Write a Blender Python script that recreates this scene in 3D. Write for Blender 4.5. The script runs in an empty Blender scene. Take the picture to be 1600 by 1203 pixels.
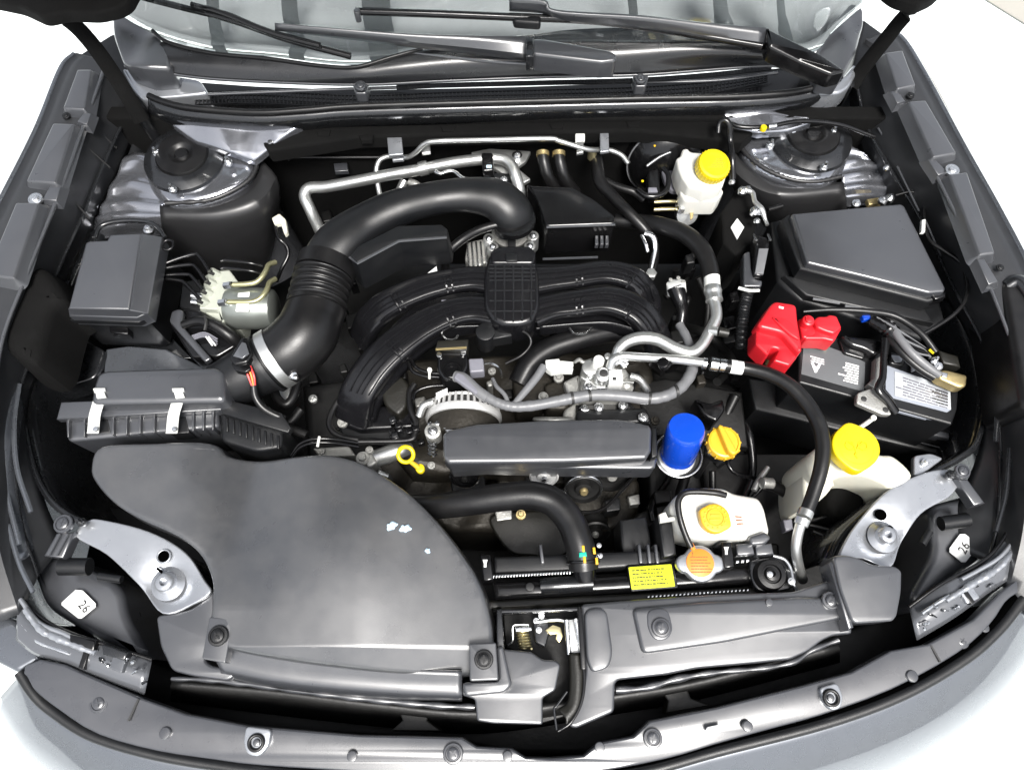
import bpy, bmesh, math, random
from mathutils import Vector, Matrix
from mathutils.geometry import tessellate_polygon
R = math.radians
rnd = random.Random(7)
sc = bpy.context.scene
COL = sc.collection

# ---------------------------------------------------------------- camera, sky, sun, exposure
F = 1164.0                      # focal length in pixels of the 1600 px wide photograph
TH = R(68.0); CAMH = 1.03; Z0 = 0.85
cs, sn = math.cos(TH), math.sin(TH)
cam_data = bpy.data.cameras.new('camera')
cam_data.sensor_width = 36.0
cam_data.lens = 36.0 * F / 1600.0
cam_data.clip_start = 0.02
cam_data.clip_end = 500
cam = bpy.data.objects.new('camera', cam_data)
cam.location = (0, 0, Z0 + CAMH)
cam.rotation_euler = (R(90) - TH, 0, 0)
COL.objects.link(cam)
sc.camera = cam

SUN_EL, SUN_AZ = R(64), R(165)       # azimuth measured from +Y towards +X
world = bpy.data.worlds.new("World"); sc.world = world
world.use_nodes = True
nt = world.node_tree
bg = nt.nodes['Background']
sky = nt.nodes.new('ShaderNodeTexSky')
sky.sky_type = 'NISHITA'; sky.sun_disc = False
sky.sun_elevation = SUN_EL; sky.sun_rotation = SUN_AZ
sky.dust_density = 4.0; sky.air_density = 1.0; sky.ozone_density = 1.0
hsv = nt.nodes.new('ShaderNodeHueSaturation')
hsv.inputs['Saturation'].default_value = 0.28
nt.links.new(sky.outputs[0], hsv.inputs['Color'])
nt.links.new(hsv.outputs[0], bg.inputs['Color'])
bg.inputs['Strength'].default_value = 0.12
sd = bpy.data.lights.new('sun', 'SUN'); sd.energy = 3.0; sd.angle = R(20); sd.color = (1.0, 0.97, 0.93)
sun = bpy.data.objects.new('sun', sd)
dirv = Vector((math.sin(SUN_AZ) * math.cos(SUN_EL), math.cos(SUN_AZ) * math.cos(SUN_EL), math.sin(SUN_EL)))
sun.rotation_euler = dirv.to_track_quat('Z', 'Y').to_euler()
sun.location = (0, 0, 5)
COL.objects.link(sun)
sc.view_settings.view_transform = 'Standard'
sc.view_settings.look = 'None'
sc.view_settings.exposure = 1.0
sc.view_settings.gamma = 1.0

# ---------------------------------------------------------------- helpers
def P(px, py, h=0.0):
    u = (px - 800.0) / F; v = (py - 601.5) / F
    t = (CAMH - h) / (sn + v * cs)
    return Vector((u * t, t * (cs - v * sn), Z0 + h))
def depth_at(px, py, h):
    return (CAMH - h) / (sn + (py - 601.5) / F * cs)
def S(n, px, py, h=0.0):
    return n * depth_at(px, py, h) / F
def Q(co):
    x, y, z = co[0], co[1], co[2] - Z0 - CAMH
    t = y * cs - z * sn
    return 800 + F * x / t, 601.5 - F * (y * sn + z * cs) / t

W = {}
def thing(name, label, cat, px, py, h=0.0, group=None):
    o = bpy.data.objects.new(name, None)
    o.empty_display_size = 0.03
    o.location = P(px, py, h); W[o.name] = Vector(o.location)
    o['label'] = label; o['category'] = cat
    if group: o['group'] = group
    COL.objects.link(o)
    return o
def tag(o, label, cat, group=None):
    o['label'] = label; o['category'] = cat
    if group: o['group'] = group
    return o
def attach(o, parent, loc):
    o.location = loc; W[o.name] = Vector(loc)
    COL.objects.link(o)
    if parent is not None:
        o.parent = parent
        o.matrix_parent_inverse = Matrix.Translation(-W[parent.name])
    return o
def mk(name, verts, faces, mat, parent=None, ang=38):
    verts = [Vector(v) for v in verts]
    lo = Vector((min(v[i] for v in verts) for i in range(3)))
    hi = Vector((max(v[i] for v in verts) for i in range(3)))
    c = (lo + hi) / 2
    me = bpy.data.meshes.new(name)
    me.from_pydata([v - c for v in verts], [], faces)
    bm = bmesh.new(); bm.from_mesh(me)
    bmesh.ops.recalc_face_normals(bm, faces=bm.faces)
    bm.to_mesh(me); bm.free()
    me.polygons.foreach_set('use_smooth', [True] * len(me.polygons))
    me.set_sharp_from_angle(angle=R(ang))
    me.materials.append(mat)
    return attach(bpy.data.objects.new(name, me), parent, c)

def cat_rom(p, n, closed=False):
    """resample a list of vectors (any dimension, as tuples) to smooth samples; n per span"""
    m = len(p); out = []
    if m == 2 and not closed:
        return [tuple(a + (b - a) * k / n for a, b in zip(p[0], p[1])) for k in range(n + 1)]
    spans = m if closed else m - 1
    for i in range(spans):
        if closed:
            p0, p1, p2, p3 = p[(i - 1) % m], p[i], p[(i + 1) % m], p[(i + 2) % m]
        else:
            p1, p2 = p[i], p[i + 1]
            p0 = p[i - 1] if i > 0 else tuple(2 * a - b for a, b in zip(p1, p2))
            p3 = p[i + 2] if i + 2 < m else tuple(2 * b - a for a, b in zip(p1, p2))
        for k in range(n):
            t = k / n
            out.append(tuple(0.5 * ((2 * b) + (c - a) * t + (2 * a - 5 * b + 4 * c - d) * t * t + (3 * b - a - 3 * c + d) * t ** 3)
                             for a, b, c, d in zip(p0, p1, p2, p3)))
    if not closed: out.append(tuple(p[-1]))
    return out
def resample(p, N, smooth=True):
    m = len(p)
    fine = cat_rom([tuple(q) for q in p], 8) if (smooth and m > 2) else cat_rom([tuple(q) for q in p], 8) if m == 2 else \
        [tuple(a + (b - a) * k / 8 for a, b in zip(p[i], p[i + 1])) for i in range(m - 1) for k in range(8)] + [tuple(p[-1])]
    out = []
    for i in range(N):
        f = i * (len(fine) - 1) / (N - 1); j = min(int(f), len(fine) - 2); t = f - j
        out.append(tuple(a + (b - a) * t for a, b in zip(fine[j], fine[j + 1])))
    return out

def tube(name, pts, r, mat, parent=None, n=12, res=6, h=None, flat=1.0, rmod=None, smooth=True, caps=True, closed=False, sq=1.0):
    """pts: (px,py,h[,rpx]) ; r in px"""
    q = []
    for p in pts:
        hh = p[2] if len(p) > 2 else h
        rp = p[3] if len(p) > 3 else r
        w = P(p[0], p[1], hh)
        q.append((w.x, w.y, w.z, S(rp, p[0], p[1], hh)))
    return wtube(name, q, mat, parent, n, res, flat, rmod, smooth, caps, closed, sq)
def wtube(name, q, mat, parent=None, n=12, res=6, flat=1.0, rmod=None, smooth=True, caps=True, closed=False, sq=1.0):
    s = cat_rom(q, res if smooth else 1, closed)
    if closed: pass
    pos = [Vector(a[:3]) for a in s]; rad = [a[3] for a in s]
    N = len(pos); L = [0.0]
    for i in range(1, N): L.append(L[-1] + (pos[i] - pos[i - 1]).length)
    verts = []; faces = []
    up = None
    for i in range(N):
        if closed: t = pos[(i + 1) % N] - pos[i - 1]
        else: t = pos[min(i + 1, N - 1)] - pos[max(i - 1, 0)]
        if t.length < 1e-9: t = Vector((1, 0, 0))
        t.normalize()
        if up is None:
            up = Vector((0, 0, 1)) if abs(t.z) < 0.9 else Vector((0, 1, 0))
        if flat != 1.0 and abs(t.z) < 0.9: up = Vector((0, 0, 1))
        up = (up - t * up.dot(t)).normalized()
        side = t.cross(up)
        rr = rad[i]
        if rmod: rr *= rmod(L[i] / L[-1], L[i])
        for k in range(n):
            a = 2 * math.pi * k / n
            ca, sa = math.cos(a), math.sin(a)
            if sq != 1.0: ca = math.copysign(abs(ca) ** sq, ca); sa = math.copysign(abs(sa) ** sq, sa)
            verts.append(pos[i] + side * (rr * ca) + up * (rr * flat * sa))
    M = N if closed else N - 1
    for i in range(M):
        for k in range(n):
            a = i * n + k; b = i * n + (k + 1) % n
            c = ((i + 1) % N) * n + (k + 1) % n; d = ((i + 1) % N) * n + k
            faces.append((a, b, c, d))
    if caps and not closed:
        faces.append(tuple(range(n))[::-1]); faces.append(tuple((N - 1) * n + k for k in range(n)))
    return mk(name, verts, faces, mat, parent, 50)

def fillet(pts, rad, seg=4):
    out = []; m = len(pts)
    for i in range(m):
        a, b, c = pts[i - 1], pts[i], pts[(i + 1) % m]
        d1 = (a - b); d2 = (c - b)
        l = min(rad, d1.length * .45, d2.length * .45)
        if l < 1e-5 or d1.length < 1e-6 or d2.length < 1e-6: out.append(b); continue
        s = b + d1.normalized() * l; e = b + d2.normalized() * l
        for k in range(seg + 1):
            t = k / seg
            out.append(s * (1 - t) ** 2 + b * 2 * t * (1 - t) + e * t * t)
    return out
def ring_off(pts, d):
    """inset a CCW ring (in XY) by d"""
    out = []; m = len(pts)
    for i in range(m):
        a, b, c = pts[i - 1], pts[i], pts[(i + 1) % m]
        e1 = Vector((b.x - a.x, b.y - a.y)); e2 = Vector((c.x - b.x, c.y - b.y))
        if e1.length < 1e-9: e1 = e2.copy()
        if e2.length < 1e-9: e2 = e1.copy()
        if e1.length < 1e-9: out.append(b.copy()); continue
        e1.normalize(); e2.normalize()
        n1 = Vector((-e1.y, e1.x)); n2 = Vector((-e2.y, e2.x))
        n = n1 + n2
        if n.length < 1e-4: n = n1.copy()
        n.normalize()
        k = 1.0 / max(0.55, n.dot(n1))
        out.append(Vector((b.x + n.x * d * k, b.y + n.y * d * k, b.z)))
    return out
def wpad(name, ring, depth, mat, parent=None, r=.003, seg=3, taper=0.0, hf=None, cell=.012, ang=38, hole=None):
    area = sum(ring[i - 1].x * ring[i].y - ring[i].x * ring[i - 1].y for i in range(len(ring)))
    if area < 0: ring = ring[::-1]
    rings = [[v + Vector((0, 0, -depth)) for v in ring_off(ring, -taper)]]
    if r > 0:
        for k in range(seg + 1):
            a = math.pi / 2 * k / seg
            rings.append([v + Vector((0, 0, -r * (1 - math.sin(a)))) for v in ring_off(ring, r * (1 - math.cos(a)))])
    else:
        rings.append([v.copy() for v in ring])
    bm = bmesh.new(); n = len(ring)
    R_ = [[bm.verts.new(v) for v in rg] for rg in rings]
    for a, b in zip(R_, R_[1:]):
        for i in range(n):
            j = (i + 1) % n
            bm.faces.new((a[i], a[j], b[j], b[i]))
    for loop in (R_[-1], R_[0]):
        for tri in tessellate_polygon([[Vector((v.co.x, v.co.y, 0)) for v in loop]]):
            if len(set(tri)) == 3:
                try: bm.faces.new([loop[i] for i in tri])
                except ValueError: pass
    if hf:
        xs = [v.co.x for v in bm.verts]; ys = [v.co.y for v in bm.verts]
        for ax, vals in ((0, xs), (1, ys)):
            x = min(vals) + cell
            while x < max(vals):
                co = Vector((0, 0, 0)); co[ax] = x
                no = Vector((0, 0, 0)); no[ax] = 1
                bmesh.ops.bisect_plane(bm, geom=list(bm.verts) + list(bm.edges) + list(bm.faces), dist=1e-5, plane_co=co, plane_no=no)
                x += cell
        for v in bm.verts:
            px, py = Q(v.co); v.co.z += hf(px, py)
    verts = [v.co.copy() for v in bm.verts]
    bm.verts.index_update()
    faces = [tuple(v.index for v in f.verts) for f in bm.faces]
    bm.free()
    return mk(name, verts, faces, mat, parent, ang)
def pad(name, pts, h, depth, mat, parent=None, r=.003, corner=0.0, cseg=4, **kw):
    ring = [P(p[0], p[1], p[2] if len(p) > 2 else h) for p in pts]
    if corner > 0: ring = fillet(ring, corner, cseg)
    return wpad(name, ring, depth, mat, parent, r=r, **kw)
def curvepad(name, pts, h, depth, mat, parent=None, **kw):
    """outline is a smooth closed curve through the points"""
    q = cat_rom([tuple(P(p[0], p[1], p[2] if len(p) > 2 else h)) for p in pts], 5, True)
    return wpad(name, [Vector(v) for v in q], depth, mat, parent, **kw)

def loft(name, rows, mat, parent=None, N=40, K=1, thick=.003, smooth=True, ssm=False, ang=50):
    g = []
    for row in rows:
        w = [tuple(P(*p)) for p in row]
        g.append(resample(w, N, smooth))
    if K > 1:
        cols = [cat_rom([g[i][j] for i in range(len(g))], K) if ssm else
                [tuple(a + (b - a) * k / K for a, b in zip(g[i][j], g[i + 1][j])) for i in range(len(g) - 1) for k in range(K)] + [g[-1][j]]
                for j in range(N)]
        g = [[cols[j][i] for j in range(N)] for i in range(len(cols[0]))]
    verts = [v for row in g for v in row]
    faces = [(i * N + j, i * N + j + 1, (i + 1) * N + j + 1, (i + 1) * N + j) for i in range(len(g) - 1) for j in range(N - 1)]
    o = mk(name, verts, faces, mat, parent, ang)
    if thick:
        m = o.modifiers.new('thickness', 'SOLIDIFY'); m.thickness = thick; m.offset = 0
    return o

def lathe(name, cen, prof, mat, parent=None, axis=(0, 0, 1), n=32, ang=40, sx=1.0, rot=0.0):
    """cen: world vector ; prof: list of (radius, height along axis) in metres"""
    ax = Vector(axis).normalized()
    a = Vector((1, 0, 0)) if abs(ax.x) < .9 else Vector((0, 1, 0))
    e1 = (a - ax * a.dot(ax)).normalized(); e2 = ax.cross(e1)
    verts = []; faces = []
    for r, z in prof:
        for k in range(n):
            t = 2 * math.pi * k / n + rot
            verts.append(cen + ax * z + e1 * (max(r, 1e-5) * math.cos(t) * sx) + e2 * (max(r, 1e-5) * math.sin(t)))
    m = len(prof)
    for i in range(m - 1):
        for k in range(n):
            faces.append((i * n + k, i * n + (k + 1) % n, (i + 1) * n + (k + 1) % n, (i + 1) * n + k))
    faces.append(tuple(range(n))[::-1]); faces.append(tuple((m - 1) * n + k for k in range(n)))
    return mk(name, verts, faces, mat, parent, ang)
def cyl(name, px, py, h, rpx, depth, mat, parent=None, bev=.0015, axis=(0, 0, 1), n=28, dome=0.0, rot=0.0):
    """cylinder whose top face is centred at the pixel at height h"""
    r = S(rpx, px, py, h)
    pr = [(r, -depth), (r, -bev), (r - bev * .3, -bev * .3), (r - bev, 0)]
    if dome: pr += [(r * .6, dome * .7), (r * .25, dome)]
    return lathe(name, P(px, py, h), pr, mat, parent, axis=axis, n=n, rot=rot)
def torus(name, px, py, h, rpx, tpx, mat, parent=None, axis=(0, 0, 1), n=36, m=8):
    r = S(rpx, px, py, h); t = S(tpx, px, py, h); c = P(px, py, h)
    return wtorus(name, c, r, t, mat, parent, axis, n, m)
def wtorus(name, c, r, t, mat, parent=None, axis=(0, 0, 1), n=36, m=8, wide=1.0):
    ax = Vector(axis).normalized()
    a = Vector((1, 0, 0)) if abs(ax.x) < .9 else Vector((0, 1, 0))
    e1 = (a - ax * a.dot(ax)).normalized(); e2 = ax.cross(e1)
    verts = []; faces = []
    for i in range(n):
        A = 2 * math.pi * i / n; d = e1 * math.cos(A) + e2 * math.sin(A)
        for k in range(m):
            B = 2 * math.pi * k / m
            verts.append(c + d * (r + t * math.cos(B)) + ax * (t * wide * math.sin(B)))
    for i in range(n):
        for k in range(m):
            faces.append((i * m + k, i * m + (k + 1) % m, ((i + 1) % n) * m + (k + 1) % m, ((i + 1) % n) * m + k))
    return mk(name, verts, faces, mat, parent, 60)

_bolt = {}
def bolt(parent, px, py, h, rpx, mat, kind='hex', name='bolt', axis=(0, 0, 1)):
    key = (kind, mat.name)
    if key not in _bolt:
        bm = bmesh.new()
        def ringz(n, prof, rot=0):
            R_ = [[bm.verts.new((r * math.cos(2 * math.pi * k / n + rot), r * math.sin(2 * math.pi * k / n + rot), z)) for k in range(n)] for r, z in prof]
            for a, b in zip(R_, R_[1:]):
                for i in range(n): bm.faces.new((a[i], a[(i + 1) % n], b[(i + 1) % n], b[i]))
            bm.faces.new(R_[-1]); bm.faces.new(R_[0][::-1])
        if kind == 'hex':
            ringz(20, [(1.0, -.6), (1.0, .1), (.93, .18), (.6, .2)])
            ringz(6, [(.62, .15), (.62, .75), (.5, .88)])
            ringz(12, [(.3, .85), (.28, .95), (.1, .98)])
        elif kind == 'clip':
            ringz(24, [(1.0, -.3), (1.0, .05), (.92, .16), (.74, .18), (.68, .08)])
            ringz(20, [(.62, .05), (.6, .26), (.52, .32), (.25, .34)])
            for a in (0.6, 0.6 + math.pi / 2):
                c, s_ = math.cos(a), math.sin(a)
                vs = [bm.verts.new((x * c - y * s_, x * s_ + y * c, z)) for z in (.3, .40) for x, y in ((-.42, -.07), (.42, -.07), (.42, .07), (-.42, .07))]
                for f in ((0, 1, 2, 3), (4, 5, 6, 7), (0, 1, 5, 4), (1, 2, 6, 5), (2, 3, 7, 6), (3, 0, 4, 7)):
                    bm.faces.new([vs[i] for i in f])
        elif kind == 'plug':
            ringz(20, [(1.0, -.5), (1.0, .12), (.9, .25), (.6, .3)])
        elif kind == 'stud':
            ringz(12, [(.9, -.4), (.9, .2), (.8, .3)])
            ringz(6, [(.75, .2), (.75, .8), (.6, .95)])
            ringz(10, [(.4, .8), (.4, 1.7), (.3, 1.9)])
        bmesh.ops.recalc_face_normals(bm, faces=bm.faces)
        me = bpy.data.meshes.new(name); bm.to_mesh(me); bm.free()
        me.polygons.foreach_set('use_smooth', [True] * len(me.polygons))
        me.set_sharp_from_angle(angle=R(35)); me.materials.append(mat)
        _bolt[key] = me
    o = bpy.data.objects.new(name, _bolt[key])
    r = S(rpx, px, py, h)
    attach(o, parent, P(px, py, h))
    o.rotation_euler = (Vector(axis).to_track_quat('Z', 'Y') @ Matrix.Rotation(rnd.uniform(0, 6.28), 3, 'Z').to_quaternion()).to_euler()
    o.scale = (r, r, r)
    return o

def text(s, px, py, h, size_px, rotz, mat, parent, axis=None):
    cu = bpy.data.curves.new('lettering', 'FONT'); cu.body = s; cu.size = S(size_px, px, py, h)
    cu.extrude = .00012; cu.align_x = 'CENTER'; cu.align_y = 'CENTER'; cu.resolution_u = 2
    tmp = bpy.data.objects.new('tmp', cu)
    me = bpy.data.meshes.new_from_object(tmp)
    bpy.data.objects.remove(tmp)
    me.materials.clear(); me.materials.append(mat); me.name = 'lettering'
    o = bpy.data.objects.new('lettering', me)
    attach(o, parent, P(px, py, h))
    q = Matrix.Rotation(R(rotz), 3, 'Z').to_quaternion()
    if axis is not None: q = Vector(axis).to_track_quat('Z', 'Y') @ q
    o.rotation_euler = q.to_euler()
    return o
def print_lines(quad, h, rows, mat, parent, fill=.7, name='printed_text', seed=1, thick=.0003, word=(.05, .16), hgt=.5):
    """rows of word-like printed marks filling a px quad (a,b,c,d = reading top-left, top-right, bottom-right, bottom-left)"""
    rr = random.Random(seed)
    A, B, C, D = [P(p[0], p[1], p[2] if len(p) > 2 else h) for p in quad]
    verts = []; faces = []
    for i in range(rows):
        v0 = (i + .5 - hgt / 2) / rows; v1 = (i + .5 + hgt / 2) / rows; x = .02
        end = rr.uniform(fill, 1.0)
        while x < end - .03:
            w = rr.uniform(*word); x1 = min(x + w, end)
            b = len(verts)
            for (uu, vv) in ((x, v0), (x1, v0), (x1, v1), (x, v1)):
                p = (A.lerp(B, uu)).lerp(D.lerp(C, uu), vv)
                verts.append(p); 
            for k in range(4): verts.append(verts[b + k] + Vector((0, 0, thick)))
            faces += [(b + 4, b + 5, b + 6, b + 7), (b, b + 1, b + 5, b + 4), (b + 1, b + 2, b + 6, b + 5), (b + 2, b + 3, b + 7, b + 6), (b + 3, b, b + 4, b + 7)]
            x = x1 + rr.uniform(.015, .035)
    return mk(name, verts, faces, mat, parent)

# ---------------------------------------------------------------- materials
def pm(name, base, rough=.5, metal=0.0, coat=0.0, coat_r=.08, bump=0.0, bscale=300, var=.06, rvar=.05, vscale=18, dust=0.0,
       trans=0.0, sss=0.0, dcol=(.35, .33, .30), spec=.5, flake=0.0):
    m = bpy.data.materials.new(name); m.use_nodes = True
    t = m.node_tree; b = t.nodes['Principled BSDF']
    b.inputs['Metallic'].default_value = metal
    b.inputs['Coat Weight'].default_value = coat; b.inputs['Coat Roughness'].default_value = coat_r
    b.inputs['Transmission Weight'].default_value = trans
    b.inputs['Specular IOR Level'].default_value = spec
    if sss:
        b.inputs['Subsurface Weight'].default_value = sss; b.inputs['Subsurface Radius'].default_value = (.01, .008, .006)
        b.inputs['Subsurface Scale'].default_value = .5
    tc = t.nodes.new('ShaderNodeTexCoord')
    nz = t.nodes.new('ShaderNodeTexNoise'); nz.inputs['Scale'].default_value = vscale; nz.inputs['Detail'].default_value = 6
    nz.inputs['Roughness'].default_value = .65
    t.links.new(tc.outputs['Object'], nz.inputs['Vector'])
    mx = t.nodes.new('ShaderNodeMix'); mx.data_type = 'RGBA'
    lo = tuple(c * (1 - var) for c in base) + (1,); hi = tuple(min(1, c * (1 + var)) for c in base) + (1,)
    mx.inputs[6].default_value = lo; mx.inputs[7].default_value = hi
    t.links.new(nz.outputs['Fac'], mx.inputs[0])
    col = mx.outputs[2]
    if dust:
        n2 = t.nodes.new('ShaderNodeTexNoise'); n2.inputs['Scale'].default_value = 14; n2.inputs['Detail'].default_value = 9
        n2.inputs['Roughness'].default_value = .7
        t.links.new(tc.outputs['Object'], n2.inputs['Vector'])
        rp = t.nodes.new('ShaderNodeMapRange'); rp.inputs[1].default_value = .40; rp.inputs[2].default_value = .85
        rp.inputs[3].default_value = 0; rp.inputs[4].default_value = dust
        t.links.new(n2.outputs['Fac'], rp.inputs[0])
        m2 = t.nodes.new('ShaderNodeMix'); m2.data_type = 'RGBA'; m2.inputs[7].default_value = dcol + (1,)
        t.links.new(rp.outputs[0], m2.inputs[0]); t.links.new(col, m2.inputs[6]); col = m2.outputs[2]
    t.links.new(col, b.inputs['Base Color'])
    rr = t.nodes.new('ShaderNodeMapRange'); rr.inputs[1].default_value = .3; rr.inputs[2].default_value = .7
    rr.inputs[3].default_value = max(.02, rough - rvar); rr.inputs[4].default_value = min(1, rough + rvar)
    n3 = t.nodes.new('ShaderNodeTexNoise'); n3.inputs['Scale'].default_value = vscale * 2.3; n3.inputs['Detail'].default_value = 5
    t.links.new(tc.outputs['Object'], n3.inputs['Vector'])
    t.links.new(n3.outputs['Fac'], rr.inputs[0]); t.links.new(rr.outputs[0], b.inputs['Roughness'])
    if bump:
        n4 = t.nodes.new('ShaderNodeTexNoise'); n4.inputs['Scale'].default_value = bscale; n4.inputs['Detail'].default_value = 3
        t.links.new(tc.outputs['Object'], n4.inputs['Vector'])
        bp = t.nodes.new('ShaderNodeBump'); bp.inputs['Strength'].default_value = bump; bp.inputs['Distance'].default_value = .001
        t.links.new(n4.outputs['Fac'], bp.inputs['Height']); t.links.new(bp.outputs[0], b.inputs['Normal'])
    return m
M = {}
M['plastic'] = pm('black_textured_plastic', (.0055, .006, .007), .38, spec=.42, bump=.2, bscale=900, dust=.02)
M['satin'] = pm('satin_grey_plastic', (.036, .038, .043), .32, coat=1.0, coat_r=.30, bump=.12, bscale=900, dust=.015, spec=.9)
M['gloss'] = pm('glossy_black_plastic', (.004, .004, .0045), .20, bump=.06, bscale=200, rvar=.08, dust=.01)
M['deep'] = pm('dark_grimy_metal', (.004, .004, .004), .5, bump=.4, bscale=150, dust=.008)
M['felt'] = pm('black_insulation', (.003, .003, .003), .9, bump=.5, bscale=500, dust=.006, spec=.15)
M['rubber'] = pm('black_rubber', (.0045, .0045, .005), .36, spec=.42, bump=.12, bscale=400, dust=.02)
M['paint'] = pm('dark_grey_car_paint', (.125, .135, .152), .28, metal=.6, coat=1.0, coat_r=.05, var=.05, rvar=.03)
M['bpaint'] = pm('black_body_paint', (.016, .017, .019), .28, metal=.4, coat=.8, coat_r=.06, bump=.25, bscale=40, rvar=.08)
M['ebaypaint'] = pm('engine_bay_paint', (.018, .018, .019), .45, metal=.2, coat=.25, coat_r=.25, bump=.2, bscale=60)
M['silverpaint'] = pm('light_coated_steel', (.36, .375, .40), .30, metal=.7, coat=.4, coat_r=.15, bump=.1, bscale=80, var=.06)
M['alu'] = pm('dull_aluminium', (.62, .63, .62), .36, metal=.9, bump=.25, bscale=250, var=.12, dust=.05)
M['cast'] = pm('cast_aluminium', (.42, .42, .40), .5, metal=.75, bump=.7, bscale=350, var=.2, dust=.15, dcol=(.12, .10, .07))
M['grime'] = pm('oily_cast_metal', (.025, .022, .017), .5, metal=.4, bump=.8, bscale=180, var=.35, dust=.4, dcol=(.03, .025, .02))
M['steel'] = pm('bright_zinc_steel', (.72, .73, .74), .25, metal=1.0, bump=.1, bscale=300)
M['zinc'] = pm('yellow_zinc_steel', (.62, .55, .32), .32, metal=.9, bump=.2, bscale=200)
M['olive'] = pm('olive_zinc_pipe', (.38, .37, .22), .35, metal=.7)
M['brass'] = pm('tarnished_brass', (.50, .40, .20), .42, metal=.85, bump=.4, bscale=200, var=.3)
M['white'] = pm('white_translucent_plastic', (.62, .62, .58), .35, sss=.2, var=.04, bump=.1, bscale=60)
M['cream'] = pm('cream_translucent_plastic', (.62, .61, .52), .38, sss=.25, var=.05, bump=.1, bscale=60)
M['white_p'] = pm('white_plastic', (.66, .67, .64), .4, var=.05)
M['yellow'] = pm('bright_yellow_plastic', (.64, .49, .005), .38, var=.05)
M['yellow2'] = pm('warm_yellow_plastic', (.62, .36, .02), .40, var=.06)
M['orange'] = pm('orange_cap_label', (.70, .22, .03), .5, var=.04)
M['lime'] = pm('lime_yellow_label', (.58, .62, .008), .5, var=.03)
M['blue'] = pm('blue_enamel', (.005, .055, .45), .25, coat=.6, coat_r=.06, var=.05)
M['red'] = pm('red_plastic', (.50, .012, .02), .36, var=.06, bump=.06, bscale=200)
M['conduit'] = pm('grey_conduit', (.13, .133, .14), .40, bump=.3, bscale=300, dust=.08)
M['greyconn'] = pm('grey_connector_plastic', (.16, .16, .185), .42)
M['gap_shade'] = pm('gap_shade_black', (.0008, .0008, .0008), 1.0, spec=0.0)  # flat black that paints in the dark of holes and gaps
M['label_w'] = pm('white_paper_label', (.70, .71, .70), .55, var=.04)
M['label_g'] = pm('grey_battery_label', (.10, .105, .11), .35, var=.05)
M['label_s'] = pm('silver_battery_label', (.25, .27, .31), .35, var=.12)
M['ink'] = pm('black_print', (.02, .02, .02), .5)
M['ink_o'] = pm('brown_print', (.30, .10, .02), .5)
M['ink_y'] = pm('olive_print', (.30, .28, .01), .5)
M['inkw'] = pm('white_print', (.8, .8, .8), .5)
M['wire_red'] = pm('red_wire', (.6, .03, .03), .4)
M['cyan'] = pm('pale_blue_paper', (.55, .72, .85), .8, bump=.6, bscale=300)
M['teal'] = pm('teal_paint', (.0, .35, .25), .5)
M['trim'] = pm('grille_trim_plastic', (.038, .040, .046), .30, coat=1.0, coat_r=.25, bump=.1, bscale=900, var=.08)
M['mesh'] = pm('brown_black_plastic', (.008, .0075, .0055), .45, bump=.3, bscale=300)
M['ground'] = pm('pale_concrete', (.76, .81, .81), .75, var=.06, vscale=1.5, bump=.2, bscale=60)
M['dash'] = pm('grey_dashboard', (.22, .225, .235), .7, var=.45, vscale=5)  # lightened to stand in for the bright reflection in the glass
M['reflection_bar'] = pm('dark_reflection_bar', (.14, .145, .155), .6, var=.4, vscale=6)  # colour of the bars that imitate dark stripes reflected in the glass
M['manifold'] = pm('satin_black_manifold', (.006, .006, .007), .24, bump=.06, bscale=600, rvar=.04)
M['brightcast'] = pm('bright_cast_aluminium', (.66, .66, .65), .38, metal=.55, bump=.4, bscale=300)
M['cowl'] = pm('cowl_black_plastic', (.012, .0125, .014), .30, coat=.4, coat_r=.2, bump=.1, bscale=500)
M['wavy'] = pm('wavy_black_enamel', (.30, .31, .34), .16, metal=.85, coat=.6, coat_r=.04, bump=.10, bscale=45, rvar=.05)
M['notice'] = pm('scuffed_notice_label', (.40, .42, .44), .4, var=.2, vscale=60)
M['rail'] = pm('dark_grey_rail_plastic', (.018, .019, .021), .36, coat=.3, coat_r=.3, bump=.15, bscale=900, dust=.02)
M['motor'] = pm('greenish_motor_metal', (.26, .28, .26), .35, metal=.7)
M['block'] = pm('off_white_cast_block', (.42, .44, .38), .45, metal=.2, bump=.3, bscale=300)
M['lamp'] = pm('smoky_lamp_plastic', (.10, .105, .115), .18, metal=.3, coat=1, coat_r=.03, bump=.3, bscale=30)
M['duct'] = pm('scuffed_grey_plastic', (.034, .036, .040), .32, coat=1.0, coat_r=.30, bump=.12, bscale=900, dust=.10, var=.14, vscale=9, rvar=.07, spec=.9)
M['patch'] = pm('beige_grey_paving', (.30, .29, .26), .8)
def glass_mat(name, tint, rough):
    m = bpy.data.materials.new(name); m.use_nodes = True
    b = m.node_tree.nodes['Principled BSDF']
    b.inputs['Base Color'].default_value = tint + (1,); b.inputs['Transmission Weight'].default_value = 1.0
    b.inputs['Roughness'].default_value = rough; b.inputs['IOR'].default_value = 1.5
    return m
M['glass'] = glass_mat('windshield_glass', (.86, .92, .90), .02)
M['lens'] = glass_mat('headlamp_lens', (.95, .97, 1.0), .06)
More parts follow.
